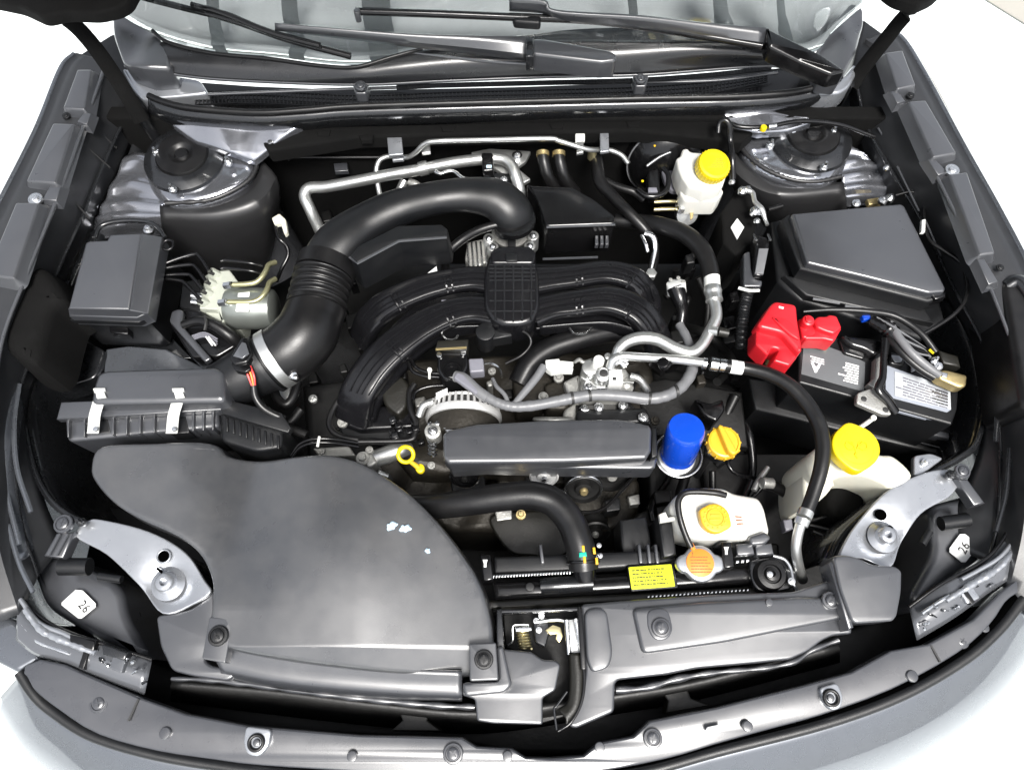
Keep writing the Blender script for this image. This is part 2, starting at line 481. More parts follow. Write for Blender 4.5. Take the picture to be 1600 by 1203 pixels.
# ================================================================ THE SETTING
def ground_sheet():
    n = 40; verts = []; faces = []
    xs = [(-1 + 2 * i / n) for i in range(n + 1)]
    f = lambda a: math.copysign(abs(a) ** 3, a) * 150
    for y in xs:
        for x in xs: verts.append((f(x), f(y), 0.0))
    for j in range(n):
        for i in range(n): faces.append((j * (n + 1) + i, j * (n + 1) + i + 1, (j + 1) * (n + 1) + i + 1, (j + 1) * (n + 1) + i))
    o = mk('ground', verts, faces, M['ground']); o['kind'] = 'structure'; return o
ground_sheet()
pv = pad('paving_patch', [(1520, -14), (1760, -60), (1800, 160), (1640, 60)], -.842, .004, M['patch'], None, r=0); pv['kind'] = 'structure'

# ================================================================ CAR BODY
car = thing('car_body', 'dark grey car front with open bonnet around the whole engine bay', 'car', 800, 1100, -.6)
# deep floor and walls of the bay

# ---- left rail cover
Lout = [(120, 84, -.004), (98, 108, -.002), (60, 202, 0), (2, 318, 0), (-60, 440, -.004), (-98, 560, -.01), (-120, 700, -.02), (-110, 850, -.045), (-40, 985, -.075)]
Ltop = [(168, 96, -.006), (160, 112, -.004), (128, 200, -.004), (92, 300, -.004), (40, 430, -.008), (0, 540, -.014), (-18, 690, -.026), (-5, 840, -.05), (30, 960, -.08)]
Lmid = [(205, 160, -.06), (200, 175, -.06), (165, 250, -.07), (128, 340, -.07), (88, 430, -.08), (58, 530, -.08), (22, 650, -.08), (30, 800, -.09), (60, 900, -.10)]
Lbot = [(222, 178, -.10), (215, 200, -.11), (190, 262, -.11), (150, 345, -.12), (105, 440, -.12), (88, 520, -.12), (42, 640, -.12), (66, 770, -.12), (100, 850, -.13)]
def outer_skin(row, sgn):
    o1 = []; o2 = []; o3 = []
    for p in row:
        w = P(*p)
        o1.append(w)
    return o1
def fender(row, sgn):
    pts = [P(*p) for p in row]
    prof = [(0, 0), (.006, .003), (.016, -.004), (.030, -.03), (.045, -.10), (.05, -.25), (.02, -.5)]
    grid = []
    for dx, dz in prof:
        grid.append(resample([tuple(p + Vector((sgn * dx, 0, dz))) for p in pts], 60))
    N = 60; verts = [v for g in grid for v in g]
    faces = [(i * N + j, i * N + j + 1, (i + 1) * N + j + 1, (i + 1) * N + j) for i in range(len(grid) - 1) for j in range(N - 1)]
    o = mk('fender', verts, faces, M['paint'], car, 60)
    m = o.modifiers.new('thickness', 'SOLIDIFY'); m.thickness = .0015; m.offset = 0
    return o
loft('rail_cover', [Lout, Ltop, Lmid, Lbot], M['rail'], car, N=60, K=3)
fender(Lout, -1)
Rout = [(1388, 50, -.004), (1408, 62, -.002), (1441, 115, 0), (1500, 225, 0), (1556, 325, 0), (1605, 420, -.004), (1665, 560, -.012), (1690, 700, -.03), (1670, 850, -.05), (1612, 965, -.08)]
Rtop = [(1352, 62, -.006), (1378, 82, -.004), (1404, 145, -.004), (1440, 225, -.004), (1490, 325, -.004), (1545, 440, -.008), (1592, 560, -.016), (1608, 690, -.03), (1600, 820, -.055), (1575, 930, -.085)]
Rmid = [(1335, 110, -.05), (1340, 140, -.06), (1355, 200, -.07), (1395, 270, -.07), (1440, 345, -.08), (1490, 450, -.08), (1545, 560, -.08), (1562, 680, -.09), (1560, 800, -.10), (1545, 880, -.11)]
Rbot = [(1325, 130, -.09), (1330, 165, -.11), (1338, 220, -.11), (1372, 290, -.12), (1415, 360, -.12), (1470, 450, -.12), (1528, 560, -.12), (1535, 680, -.12), (1500, 780, -.13), (1480, 850, -.14)]
loft('rail_cover', [Rout, Rtop, Rmid, Rbot], M['rail'], car, N=60, K=3)
fender(Rout, 1)
# raised pads on the rail covers and the recesses with bolts between them
for q in ([(120, 108), (143, 108), (132, 172), (97, 170)], [(82, 192), (117, 193), (87, 287), (40, 283)], [(24, 316), (62, 316), (22, 436), (-24, 430)]):
    pad('rail_pad', q, .012, .02, M['satin'], car, r=.004, corner=.004, taper=.010)
for q in ([(1383, 82), (1411, 78), (1432, 134), (1402, 140)], [(1418, 158), (1447, 156), (1496, 240), (1458, 247)], [(1482, 272), (1512, 268), (1556, 396), (1530, 400)]):
    pad('rail_pad', q, .012, .02, M['satin'], car, r=.004, corner=.004, taper=.010)
for x, y in ((103, 181), (1423, 149), (1563, 418)): bolt(car, x, y, .004, 6, M['plastic'], 'clip', 'push_clip')
for x, y in ((55, 311), (1488, 266)): bolt(car, x, y, .008, 11, M['steel'], 'clip', 'rail_bolt')
for q in ([(132, 175), (142, 178), (136, 195), (120, 190)], [(78, 290), (95, 292), (88, 314), (66, 312)], [(1392, 143), (1402, 142), (1415, 158), (1402, 162)], [(1450, 250), (1462, 249), (1482, 270), (1466, 274)], [(1526, 404), (1538, 404), (1560, 440), (1545, 445)]):
    pad('rail_step', q, .006, .014, M['satin'], car, r=.002, taper=.006)
# rubber blocks
curvepad('rubber_block', [(38, 420), (62, 414), (80, 430), (98, 463), (80, 480), (68, 515), (50, 565), (5, 545), (-10, 500), (15, 450)], -.02, .10, M['felt'], car, r=.02, taper=.01)
pad('rubber_block', [(1566, 440), (1590, 428), (1640, 470), (1650, 640), (1600, 640), (1580, 520)], .0, .10, M['rubber'], car, r=.012, corner=.02)
tube('hinge_spring', [(1572, 448, -.01), (1592, 440, .0), (1615, 470, .0)], 11, M['bpaint'], car)
tube('seal_strip', [(1605, 470, -.04), (1592, 560, -.05), (1590, 640, -.06), (1602, 720, -.07)], 6, M['bpaint'], car)
# ---- inner aprons: a painted flange line with a wall falling into the bay
La = [(215, 200, -.10), (192, 262, -.11), (150, 345, -.12), (105, 440, -.12), (90, 500, -.12), (62, 562, -.12), (36, 622, -.12), (40, 680, -.12), (62, 755, -.12), (104, 803, -.12), (190, 836, -.125), (285, 878, -.13), (322, 930, -.135)]
Ra = [(1338, 200, -.10), (1372, 290, -.12), (1415, 360, -.12), (1470, 430, -.12), (1500, 482, -.12), (1530, 545, -.12), (1540, 605, -.12), (1528, 685, -.12), (1500, 715, -.12), (1440, 746, -.12), (1380, 780, -.125), (1322, 830, -.13), (1296, 880, -.135)]
def drop(row, dz, dx=0):
    out = []
    for p in row:
        w = P(*p); out.append((w.x + dx, w.y, w.z + dz))
    return out
def wloft(name, rows, mat, parent, N=60, thick=.003, ang=50):
    g = [resample(r, N) for r in rows]
    verts = [v for r in g for v in r]
    faces = [(i * N + j, i * N + j + 1, (i + 1) * N + j + 1, (i + 1) * N + j) for i in range(len(g) - 1) for j in range(N - 1)]
    o = mk(name, verts, faces, mat, parent, ang)
    if thick:
        m = o.modifiers.new('thickness', 'SOLIDIFY'); m.thickness = thick; m.offset = 0
    return o
wloft('inner_apron', [drop(La, 0), drop(La, -.02, .012), drop(La, -.2, .02), drop(La, -.46, .06)], M['bpaint'], car)
wloft('inner_apron', [drop(Ra, 0), drop(Ra, -.02, -.012), drop(Ra, -.2, -.02), drop(Ra, -.46, -.06)], M['bpaint'], car)
tube('apron_flange', [(p[0], p[1], p[2] + .004, 5) for p in La[3:]], 5, M['bpaint'], car, flat=.8)
tube('apron_flange', [(p[0], p[1], p[2] + .004, 5.5) for p in Ra[3:]], 5, M['bpaint'], car, flat=.8)
bolt(car, 92, 557, -.10, 9, M['steel'], 'stud'); bolt(car, 68, 578, -.115, 4, M['steel'], 'plug', 'stud')
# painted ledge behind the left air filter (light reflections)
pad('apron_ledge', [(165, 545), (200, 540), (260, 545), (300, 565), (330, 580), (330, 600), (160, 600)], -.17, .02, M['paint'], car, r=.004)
pad('apron_gusset', [(85, 540), (130, 530), (165, 548), (150, 590), (85, 610), (60, 590)], -.16, .05, M['bpaint'], car, r=.004, corner=.01)

# ---- firewall
fw = [Vector((x, y, Z0 + z)) for x, y, z in ()]
a0, a1 = P(350, 196, -.03), P(1200, 186, -.03)
wv = [a0, a1, a1 + Vector((0, .015, -.5)), a0 + Vector((0, .015, -.5))]
wpad('firewall', [Vector((a0.x - .25, a0.y + .02, Z0 - .035)), Vector((a1.x + .25, a0.y + .02, Z0 - .035)), Vector((a1.x + .25, a0.y + .05, Z0 - .035)), Vector((a0.x - .25, a0.y + .05, Z0 - .035))], .5, M['felt'], car, r=.006)
for pts in ([(455, 205), (640, 203)], [(450, 250), (455, 246), (600, 246)], [(700, 203), (900, 200)]):
    tube('firewall_rib', [(x, y, -.055 if y < 220 else -.13, 2.2) for x, y in pts], 2.2, M['ebaypaint'], car, smooth=False, n=8)
pad('firewall_ledge', [(395, 210), (470, 198), (800, 190), (1128, 184), (1180, 205), (1160, 222), (1000, 205), (800, 208), (560, 214), (420, 236)], -.045, .03, M['felt'], car, r=.006)
for x, y in ((505, 207), (572, 214), (700, 200), (870, 196), (990, 193)): pad('sealer_tab', [(x - 12, y - 3), (x + 12, y - 4), (x + 9, y + 5), (x - 8, y + 5)], -.042, .01, M['felt'], car, r=.002)
pad('drain_patch', [(521, 255), (542, 254), (544, 267), (523, 268)], -.15, .01, M['satin'], car, r=.002)
bolt(car, 422, 222, -.04, 4, M['steel'], 'plug', 'stud'); bolt(car, 550, 330, -.2, 5, M['gloss'], 'hex')

# ---- strut towers
def tower(cx, cy, side, seam, wall_lo, bolts, mount_r):
    h = -.075
    # top dome plate
    dome = [(cx - 66, cy + 6), (cx - 60, cy - 24), (cx - 20, cy - 42), (cx + 55, cy - 38), (cx + 104, cy - 2), (cx + 92, cy + 34), (cx + 40, cy + 60), (cx - 22, cy + 68), (cx - 56, cy + 42)]
    if side > 0: dome = [(2 * cx - x, y) for x, y in dome]
    wr = S(95, cx, cy, h); c = P(cx, cy, h)
    curvepad('tower_top', [(x, y, h) for x, y in dome], h, .30, M['wavy'], car, r=.018, seg=5, taper=.015,
             hf=lambda px, py: .006 * math.exp(-((px - cx) ** 2 + ((py - cy) * 1.6) ** 2) / 3500.0), cell=.02)
    tube('seam_sealer', [(x, y, h - .004 + .0, 3.5) for x, y in seam], 3.5, M['ebaypaint'], car, n=8, res=10, rmod=lambda f, l: 1 + .22 * math.sin(l * 700) )
    r = S(mount_r, cx, cy, h)
    lathe('mount_plate', c + Vector((0, 0, .004)), [(r * 1.55, -.01), (r * 1.5, .004), (r * 1.25, .010), (r * 1.12, .012)], M['bpaint'], car, n=48)
    lathe('strut_mount_cap', c + Vector((0, 0, .012)), [(r * .98, -.008), (r, .004), (r * .94, .009), (r * .55, .011), (r * .42, .010), (r * .34, .006), (r * .28, .005), (r * .22, .009), (r * .12, .009)], M['rubber'], car, n=48)
    for x, y in bolts: bolt(car, x, y, h + .016, 7, M['steel'], 'stud', 'stud_nut')
tower(290, 251, -1, [(392, 238), (402, 255), (390, 280), (360, 300), (320, 314), (258, 318)], None, [(245, 240), (357, 254), (270, 296)], 41)
tower(1265, 219, 1, [(1152, 215), (1165, 240), (1195, 264), (1235, 280), (1275, 284), (1315, 276)], None, [(1203, 228), (1301, 207), (1287, 262), (1237, 208)], 42)
# smooth grey tower sides facing the engine
loft('tower_side', [[(250, 322, -.09), (330, 320, -.09), (392, 290, -.09), (410, 250, -.09)], [(252, 345, -.10), (340, 345, -.10), (410, 325, -.10), (436, 290, -.11)], [(262, 395, -.20), (345, 410, -.22), (412, 400, -.24), (432, 370, -.26)], [(280, 450, -.40), (350, 470, -.42), (400, 460, -.44), (425, 440, -.46)]], M['ebaypaint'], car, N=30, K=4, ssm=True)
loft('tower_side', [[(1140, 225, -.09), (1165, 258, -.09), (1220, 290, -.09), (1318, 285, -.09)], [(1132, 240, -.11), (1155, 285, -.11), (1215, 312, -.10), (1320, 305, -.10)], [(1140, 300, -.25), (1165, 345, -.25), (1230, 360, -.20), (1325, 345, -.18)], [(1150, 360, -.42), (1180, 400, -.42), (1240, 410, -.40), (1330, 400, -.36)]], M['ebaypaint'], car, N=30, K=4, ssm=True)
# rippled painted sheet outboard of each tower
def ripple(rows, amp=.0035):
    g = [resample([tuple(P(*p)) for p in r], 22) for r in rows]
    cols = [cat_rom([g[i][j] for i in range(len(g))], 10) for j in range(22)]
    K = len(cols[0]); verts = []
    for i in range(K):
        for j in range(22):
            x, y, z = cols[j][i]
            z += amp * math.sin(i / K * 34 + .25 * math.sin(j * .3)) * (.75 + .25 * math.sin(j * .31))
            verts.append((x, y, z))
    faces = [(i * 22 + j, i * 22 + j + 1, (i + 1) * 22 + j + 1, (i + 1) * 22 + j) for i in range(K - 1) for j in range(21)]
    o = mk('apron_sheet', verts, faces, M['wavy'], car, 60)
    m = o.modifiers.new('thickness', 'SOLIDIFY'); m.thickness = .003; m.offset = 0
ripple([[(196, 245, -.085), (225, 240, -.082), (246, 262, -.082)], [(165, 310, -.10), (210, 305, -.098), (255, 312, -.098)], [(148, 348, -.115), (200, 342, -.11), (256, 342, -.11)], [(140, 378, -.15), (190, 372, -.15), (258, 370, -.15)]])
ripple([[(1298, 232, -.088), (1325, 228, -.088), (1348, 240, -.09)], [(1312, 268, -.095), (1352, 262, -.095), (1382, 268, -.10)], [(1318, 300, -.105), (1360, 296, -.105), (1402, 298, -.108)], [(1322, 325, -.14), (1368, 322, -.14), (1415, 322, -.14)]])
# panel behind the towers, bright pads standing in for its light reflection
pad('cowl_reflection_pad', [(268, 194), (350, 190), (470, 196), (430, 214), (388, 234), (345, 224), (300, 212)], -.03, .01, M['wavy'], car, r=.003, hf=lambda x, y: -.0007 * (y - 194) + .002 * math.sin(x * .06), cell=.015)
pad('cowl_reflection_pad', [(1130, 173), (1200, 172), (1265, 180), (1270, 188), (1235, 196), (1190, 200), (1150, 192), (1136, 184)], -.03, .01, M['wavy'], car, r=.003, hf=lambda x, y: -.0006 * (y - 173) + .002 * math.sin(x * .07), cell=.015)
tube('brake_line', [(1135, 190, -.02, 3.5), (1160, 199, -.02, 3.5), (1200, 198, -.02, 3.5), (1250, 190, -.02, 3.5), (1310, 195, -.03, 3.5), (1366, 214, -.05, 3.5)], 3.5, M['gloss'], car, n=8)
cyl('cap_plug', 1194, 198, -.012, 5, .008, M['yellow'], car); tube('crimp', [(1200, 199, -.015), (1212, 197, -.015)], 4.5, M['steel'], car)

# ---- cowl, seal and windshield
seal = [(232, 150), (258, 160), (300, 169), (400, 176), (480, 172), (560, 166), (800, 159), (1000, 154), (1150, 151), (1240, 144), (1290, 132), (1314, 120)]
tube('bonnet_seal', [(x, y, .006, 5) for x, y in seal], 5, M['rubber'], car, n=12)
loft('cowl_front_wall', [[(x, y + 3, .0) for x, y in seal], [(x, y + 10, -.003) for x, y in seal], [(x, y + 22, -.02) for x, y in seal], [(x, y + 40, -.08) for x, y in seal]], M['bpaint'], car, N=70, K=3, ssm=True)
cavity = [(235, 122, -.03), (400, 134, -.03), (560, 140, -.03), (800, 135, -.03), (1000, 128, -.03), (1230, 104, -.03), (1310, 118, -.03), (1290, 135, -.03), (1150, 153, -.03), (800, 162, -.03), (560, 168, -.03), (400, 178, -.03), (300, 172, -.03), (240, 152, -.03)]
pad('cowl_trough', cavity, -.03, .05, M['gloss'], car, r=.004)
topl = [(195, 103), (300, 120), (400, 127), (560, 132), (700, 126), (860, 120), (1000, 117), (1120, 108), (1200, 103), (1262, 108)]
tube('cowl_edge', [(x, y, .028, 3) for x, y in topl], 3, M['satin'], car, n=8)
tube('cowl_edge', [(x, y, .005, 2.5) for x, y in ((325, 148), (400, 145), (560, 139), (700, 135), (860, 131), (1000, 129), (1120, 126), (1215, 114))], 2.5, M['satin'], car, n=8)
# mesh of the cowl intake
def grille(name, x0, x1, rowsy, parent, h, pitch=6.0):
    verts = []; faces = []
    def bar(a, b, w):
        d = (b - a).normalized(); s_ = Vector((-d.y, d.x, 0)) * w
        k = len(verts)
        for q in (a - s_, a + s_, b + s_, b - s_): verts.append(q)
        for q in (a - s_, a + s_, b + s_, b - s_): verts.append(q + Vector((0, 0, -.003)))
        faces.extend([(k, k + 1, k + 2, k + 3), (k, k + 4, k + 5, k + 1), (k + 1, k + 5, k + 6, k + 2), (k + 2, k + 6, k + 7, k + 3), (k + 3, k + 7, k + 4, k)])
    n = int((x1 - x0) / pitch)
    for i in range(n + 1):
        x = x0 + i * pitch; ya, yb = rowsy(x)
        bar(P(x, ya, h), P(x, yb, h), .0008)
    for k in range(4):
        for i in range(n):
            xa, xb = x0 + i * pitch, x0 + (i + 1) * pitch
            (a1, b1), (a2, b2) = rowsy(xa), rowsy(xb)
            bar(P(xa, a1 + (b1 - a1) * k / 3, h), P(xb, a2 + (b2 - a2) * k / 3, h), .0007)
    o = mk(name, verts, faces, M['plastic'], parent); o['kind'] = 'stuff'
def yl(x):
    f = resample([(a, b) for a, b in ((300, 136), (400, 134), (560, 141), (700, 136), (860, 132), (1000, 128), (1120, 119), (1232, 106))], 60)
    for a, b in zip(f, f[1:]):
        if a[0] <= x <= b[0] + 1e-6: return a[1] + (b[1] - a[1]) * (x - a[0]) / (b[0] - a[0])
    return f[-1][1]
grille('cowl_mesh', 305, 1200, lambda x: (yl(x) + 8, yl(x) + 27 - (max(0, x - 1100) * .1)), car, -.012)
grille('cowl_mesh', 620, 1205, lambda x: (yl(x) - 6, yl(x) - 1), car, .018, 5)
# cowl panel in front of the glass
ct = [(258, 63, .055), (330, 81, .055), (420, 90, .055), (500, 101, .055), (556, 103, .057), (610, 88, .062), (680, 72, .066), (800, 58, .07), (900, 46, .074), (1000, 44, .076), (1100, 52, .076), (1200, 72, .07), (1262, 84, .06)]
cb = [(x, y - 1, .030) for x, y in topl]
cm = [(225, 92, .045), (330, 104, .044), (420, 110, .044), (500, 117, .044), (560, 119, .046), (610, 110, .052), (680, 100, .056), (800, 92, .058), (900, 86, .060), (1000, 84, .060), (1100, 82, .062), (1200, 90, .055), (1262, 98, .048)]
loft('cowl_panel', [ct, cm, cb], M['cowl'], car, N=80, K=6, ssm=True)
for a, b in (((640, 82), (900, 104)), ((700, 72), (905, 88)), ((870, 66), (1170, 86))): tube('cowl_crease', [(a[0], a[1], .064, 1.6), ((a[0] + b[0]) / 2, (a[1] + b[1]) / 2 + 4, .062, 1.8), (b[0], b[1], .056, 1.4)], 1.8, M['satin'], car, n=6)
for x, y in ((563, 134), (1001, 123)):
    bolt(car, x, y, .040, 9, M['satin'], 'clip', 'cowl_clip')
    pad('clip_base', [(x - 13, y - 4), (x + 13, y - 5), (x + 9, y + 12), (x - 8, y + 12)], .030, .02, M['satin'], car, r=.003, corner=.004)
# corner pieces
pad('corner_trim', [(176, 28), (190, 18), (232, 44), (262, 74), (266, 105), (228, 109), (190, 97), (178, 60)], .05, .05, M['satin'], car, r=.006, corner=.01, hf=lambda x, y: .004 * math.sin((x + y * .6) * .07), cell=.012)
pad('corner_trim', [(1350, 10), (1332, 0), (1292, 46), (1276, 84), (1286, 116), (1318, 116), (1338, 80), (1352, 34)], .05, .05, M['satin'], car, r=.006, corner=.01, hf=lambda x, y: .004 * math.sin((x - y * .6) * .07), cell=.012)
pad('body_corner', [(188, 106), (240, 112), (312, 124), (326, 146), (270, 152), (222, 156), (206, 140)], .0, .04, M['silverpaint'], car, r=.006, corner=.01)
pad('body_corner', [(1286, 122), (1318, 120), (1336, 98), (1340, 112), (1328, 136), (1312, 146), (1280, 146), (1262, 140)], .0, .04, M['silverpaint'], car, r=.006, corner=.01)
pad('hinge_well', [(118, 88), (178, 50), (205, 100), (226, 170), (208, 176), (160, 110), (125, 110)], -.01, .15, M['plastic'], car, r=.006, corner=.01)
pad('hinge_well', [(1348, 28), (1400, 66), (1398, 78), (1352, 96), (1330, 140), (1330, 110)], -.01, .15, M['plastic'], car, r=.006, corner=.01)
# windshield
gl = [[(168, 10, .08), (240, 52, .052), (330, 79, .048), (430, 88, .048), (556, 101, .05), (700, 84, .055), (850, 76, .055), (1000, 76, .055), (1150, 82, .05), (1262, 84, .05), (1300, 50, .06), (1350, 6, .08)],
      [(140, -60, .20), (240, -40, .20), (330, -30, .20), (430, -28, .20), (556, -26, .20), (700, -26, .20), (850, -26, .20), (1000, -26, .20), (1150, -28, .20), (1240, -32, .20), (1330, -50, .20), (1400, -80, .20)],
      [(120, -160, .40), (240, -150, .42), (330, -145, .42), (430, -142, .42), (556, -140, .42), (700, -140, .42), (850, -140, .42), (1000, -140, .42), (1150, -142, .42), (1240, -146, .42), (1330, -150, .42), (1420, -180, .40)]]
loft('windshield', gl, M['glass'], car, N=60, K=6, ssm=True, thick=.004)
dd = [[(p[0], p[1] - 0, p[2] - .07) for p in gl[0]], [(p[0], p[1] + 10, p[2] - .16) for p in gl[1]], [(p[0], p[1] + 60, p[2] - .42) for p in gl[2]]]
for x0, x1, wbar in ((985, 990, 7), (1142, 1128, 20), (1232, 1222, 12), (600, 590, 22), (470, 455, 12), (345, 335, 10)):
    tube('reflected_stripe', [(x0, 78, .02, wbar), (x1, 30, .06, wbar), (x1 - 4, -20, .12, wbar), (x1 - 8, -80, .18, wbar)], wbar, M['reflection_bar'], car, n=8, flat=.1)  # bars added behind the glass in place of reflected stripes
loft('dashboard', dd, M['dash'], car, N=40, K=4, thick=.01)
tube('glass_seal', [(238, 48, .064, 3), (262, 66, .060, 3), (330, 83, .058, 3), (420, 92, .058, 3), (500, 103, .058, 3), (556, 105, .060, 3), (610, 90, .066, 3), (660, 76, .07, 3)], 3, M['rubber'], car, n=8)
# ---- bonnet, standing open above the frame on its two hinges
bonnet = thing('open_bonnet', 'raised dark bonnet underside with two hinge arms at the back corners', 'bonnet', 760, 20, .15)
yb = P(760, -38, .2).y
def hoodrow(f):
    z = Z0 + .20 + 1.02 * f; y = yb - .50 * f
    w = .70 + .04 * math.sin(f * 2.2) - .18 * max(0, f - .6) ** 1.4
    return [(x * w - .02, y - .05 * (1 - x * x) * f, z + .03 * (1 - x * x)) for x in (-1, -.8, -.5, 0, .5, .8, 1)]
wloft('bonnet_panel', [hoodrow(i / 6) for i in range(7)], M['felt'], bonnet, N=40, thick=.012)
pad('bonnet_corner', [(-60, -40), (-30, -4), (28, 8), (66, 26), (100, 18), (150, 20), (184, 12), (200, 2), (222, -40)], .195, .02, M['felt'], bonnet, r=.005, corner=.01)
pad('bonnet_corner', [(1372, -40), (1384, -16), (1404, -2), (1438, 6), (1464, -6), (1500, -40)], .195, .02, M['felt'], bonnet, r=.005, corner=.01)
def strap(name, pts, w, th, mat, parent, smooth=True, res=5):
    """flat bar that lies roughly horizontal; pts px,py,h ; w px"""
    return tube(name, [(p[0], p[1], p[2], w / 2) for p in pts], w / 2, mat, parent, n=10, flat=th, smooth=smooth, res=res)
strap('hinge_arm', [(222, 190, -.02), (205, 160, .01), (180, 120, .04), (146, 72, .09), (112, 36, .14), (70, 12, .18)], 24, .35, M['felt'], bonnet)
strap('hinge_arm', [(1330, 135, -.02), (1350, 105, .01), (1384, 62, .06), (1410, 30, .10), (1436, 6, .15), (1470, -20, .19)], 23, .35, M['felt'], bonnet)
bolt(bonnet, 102, 28, .175, 7, M['steel'], 'hex', 'hinge_bolt'); bolt(bonnet, 1418, 5, .17, 6, M['steel'], 'hex', 'hinge_bolt')

# ---- wipers
wp = thing('wiper', 'left wiper, its grey arm ending mid cowl and blade at top left', 'wiper', 960, 100, .1, 'windshield wipers')
tube('blade', [(222, -6, .13), (350, 28, .12), (450, 62, .105), (548, 88, .09)], 5.5, M['gloss'], wp, n=8)
tube('blade_holder', [(300, 6, .135), (352, 22, .13), (420, 50, .12), (500, 72, .11)], 5, M['gloss'], wp, n=8)
loft('arm', [[(430, 36, .13), (520, 44, .128), (640, 53, .12), (740, 56, .115), (826, 58, .11)], [(430, 42, .125), (520, 52, .12), (640, 64, .11), (740, 74, .10), (826, 84, .095)], [(430, 46, .118), (520, 57, .108), (640, 72, .09), (740, 83, .08), (826, 94, .075)]], M['satin'], wp, N=30, K=2, thick=.005)
pad('arm_head', [(832, 60), (850, 60), (952, 78), (964, 84), (963, 94), (940, 97), (832, 84)], .11, .035, M['satin'], wp, r=.005, corner=.006)
pad('arm_joint', [(822, 59), (834, 59), (834, 88), (822, 88)], .112, .03, M['bpaint'], wp, r=.002)
wp2 = thing('wiper', 'right wiper reaching from the right cowl corner across the top of the glass', 'wiper', 1300, 100, .1, 'windshield wipers')
tube('blade', [(556, 18, .155), (680, 22, .15), (800, 27, .14), (930, 33, .125), (1060, 50, .11), (1190, 72, .10)], 6, M['gloss'], wp2, n=8)
cyl('blade_tip', 557, 16, .165, 5, .02, M['satin'], wp2)
loft('arm', [[(796, -4, .165), (850, 2, .165), (868, 18, .155), (1000, 26, .145), (1100, 36, .13), (1196, 44, .12)], [(796, 10, .15), (850, 14, .15), (880, 26, .14), (1000, 38, .13), (1100, 52, .115), (1196, 66, .105)], [(796, 16, .14), (850, 20, .14), (880, 32, .13), (1000, 44, .12), (1100, 60, .10), (1196, 74, .09)]], M['satin'], wp2, N=40, K=2, thick=.005)
pad('arm_head', [(1196, 42, .12), (1212, 50, .12), (1282, 84, .105), (1322, 110, .10), (1300, 116, .10), (1250, 96, .105), (1202, 72, .12)], .12, .03, M['gloss'], wp2, r=.005, corner=.005)
pad('blade_clip', [(800, 22), (846, 25), (844, 36), (803, 33)], .142, .014, M['plastic'], wp2, r=.004, corner=.005)

# ---- front end: dark cavity, beam, trim, lip, bumper
bm_row = [(150, 1010), (240, 1040), (300, 1058), (420, 1078), (560, 1095), (700, 1112), (850, 1125), (960, 1100), (1120, 1065), (1300, 1010), (1420, 960)]
pad('bumper_cavity', [(200, 1010), (290, 1050), (450, 1075), (700, 1090), (760, 1090), (960, 1060), (1180, 1030), (1330, 980), (1440, 940), (1460, 990), (1350, 1060), (1120, 1110), (1000, 1150), (915, 1180), (800, 1180), (700, 1160), (380, 1145), (250, 1110), (120, 1050)], -.24, .1, M['deep'], car, r=.01)
tube('bumper_beam_edge', [(268, 1060, -.12, 3), (330, 1062, -.12, 4), (420, 1072, -.12, 5), (520, 1085, -.12, 5.5), (600, 1094, -.12, 5.5), (690, 1102, -.12, 5), (742, 1104, -.12, 4)], 5, M['satin'], car, n=8, rmod=lambda f, l: 1 + .25 * math.sin(l * 150))
tube('bumper_beam_edge', [(962, 1078, -.12, 5), (1010, 1074, -.12, 5), (1060, 1060, -.12, 5), (1120, 1050, -.12, 4), (1190, 1044, -.12, 4), (1240, 1034, -.12, 4), (1270, 1015, -.12, 4), (1310, 1000, -.12, 4)], 5, M['satin'], car, n=8, rmod=lambda f, l: 1 + .25 * math.sin(l * 150))
loft('bumper_beam', [[(268, 1066, -.13), (420, 1078, -.13), (600, 1100, -.13), (760, 1112, -.13), (962, 1086, -.13), (1100, 1062, -.13), (1310, 1008, -.13)], [(268, 1090, -.22), (420, 1110, -.22), (600, 1130, -.22), (760, 1140, -.22), (962, 1110, -.22), (1100, 1085, -.22), (1310, 1030, -.22)]], M['deep'], car, N=50, K=2, thick=.01)
for pts in ([(620, 1105), (672, 1098), (668, 1125), (690, 1142), (610, 1142), (628, 1125)], [(1030, 1076), (1072, 1070), (1080, 1090), (1110, 1102), (1040, 1115), (1044, 1095)]):
    b_ = pad('latch_bracket', pts, -.15, .03, M['mesh'], car, r=.003)
trim = thing('grille_top_trim', 'long curved dark grey plastic trim strip across the very front edge', 'trim', 800, 1190, -.12)
tt = [(40, 1038, -.075), (62, 1030, -.075), (100, 1038, -.078), (150, 1060, -.08), (215, 1088, -.085), (290, 1115, -.09), (385, 1133, -.09), (430, 1137, -.09), (560, 1148, -.09), (722, 1152, -.09), (745, 1166, -.09), (800, 1169, -.09), (822, 1183, -.09), (860, 1184, -.09), (912, 1180, -.09), (936, 1160, -.09), (990, 1150, -.09), (1015, 1126, -.09), (1120, 1105, -.09), (1250, 1072, -.09), (1330, 1050, -.088), (1392, 1016, -.086), (1450, 1006, -.084), (1520, 968, -.08), (1562, 926, -.076), (1590, 905, -.075)]
tb = [(32, 1060, -.08), (60, 1085, -.082), (90, 1108, -.085), (150, 1146, -.09), (240, 1172, -.095), (330, 1186, -.10), (400, 1195, -.10), (520, 1203, -.10), (640, 1210, -.10), (760, 1215, -.10), (850, 1214, -.10), (950, 1203, -.10), (1050, 1183, -.10), (1120, 1162, -.10), (1200, 1140, -.10), (1290, 1115, -.095), (1400, 1074, -.09), (1500, 1018, -.085), (1548, 975, -.08), (1572, 940, -.076), (1592, 925, -.075)]
ring = [P(*p) for p in tt] + [Vector(v) for v in resample([tuple(P(*p)) for p in tb], 60)][::-1]
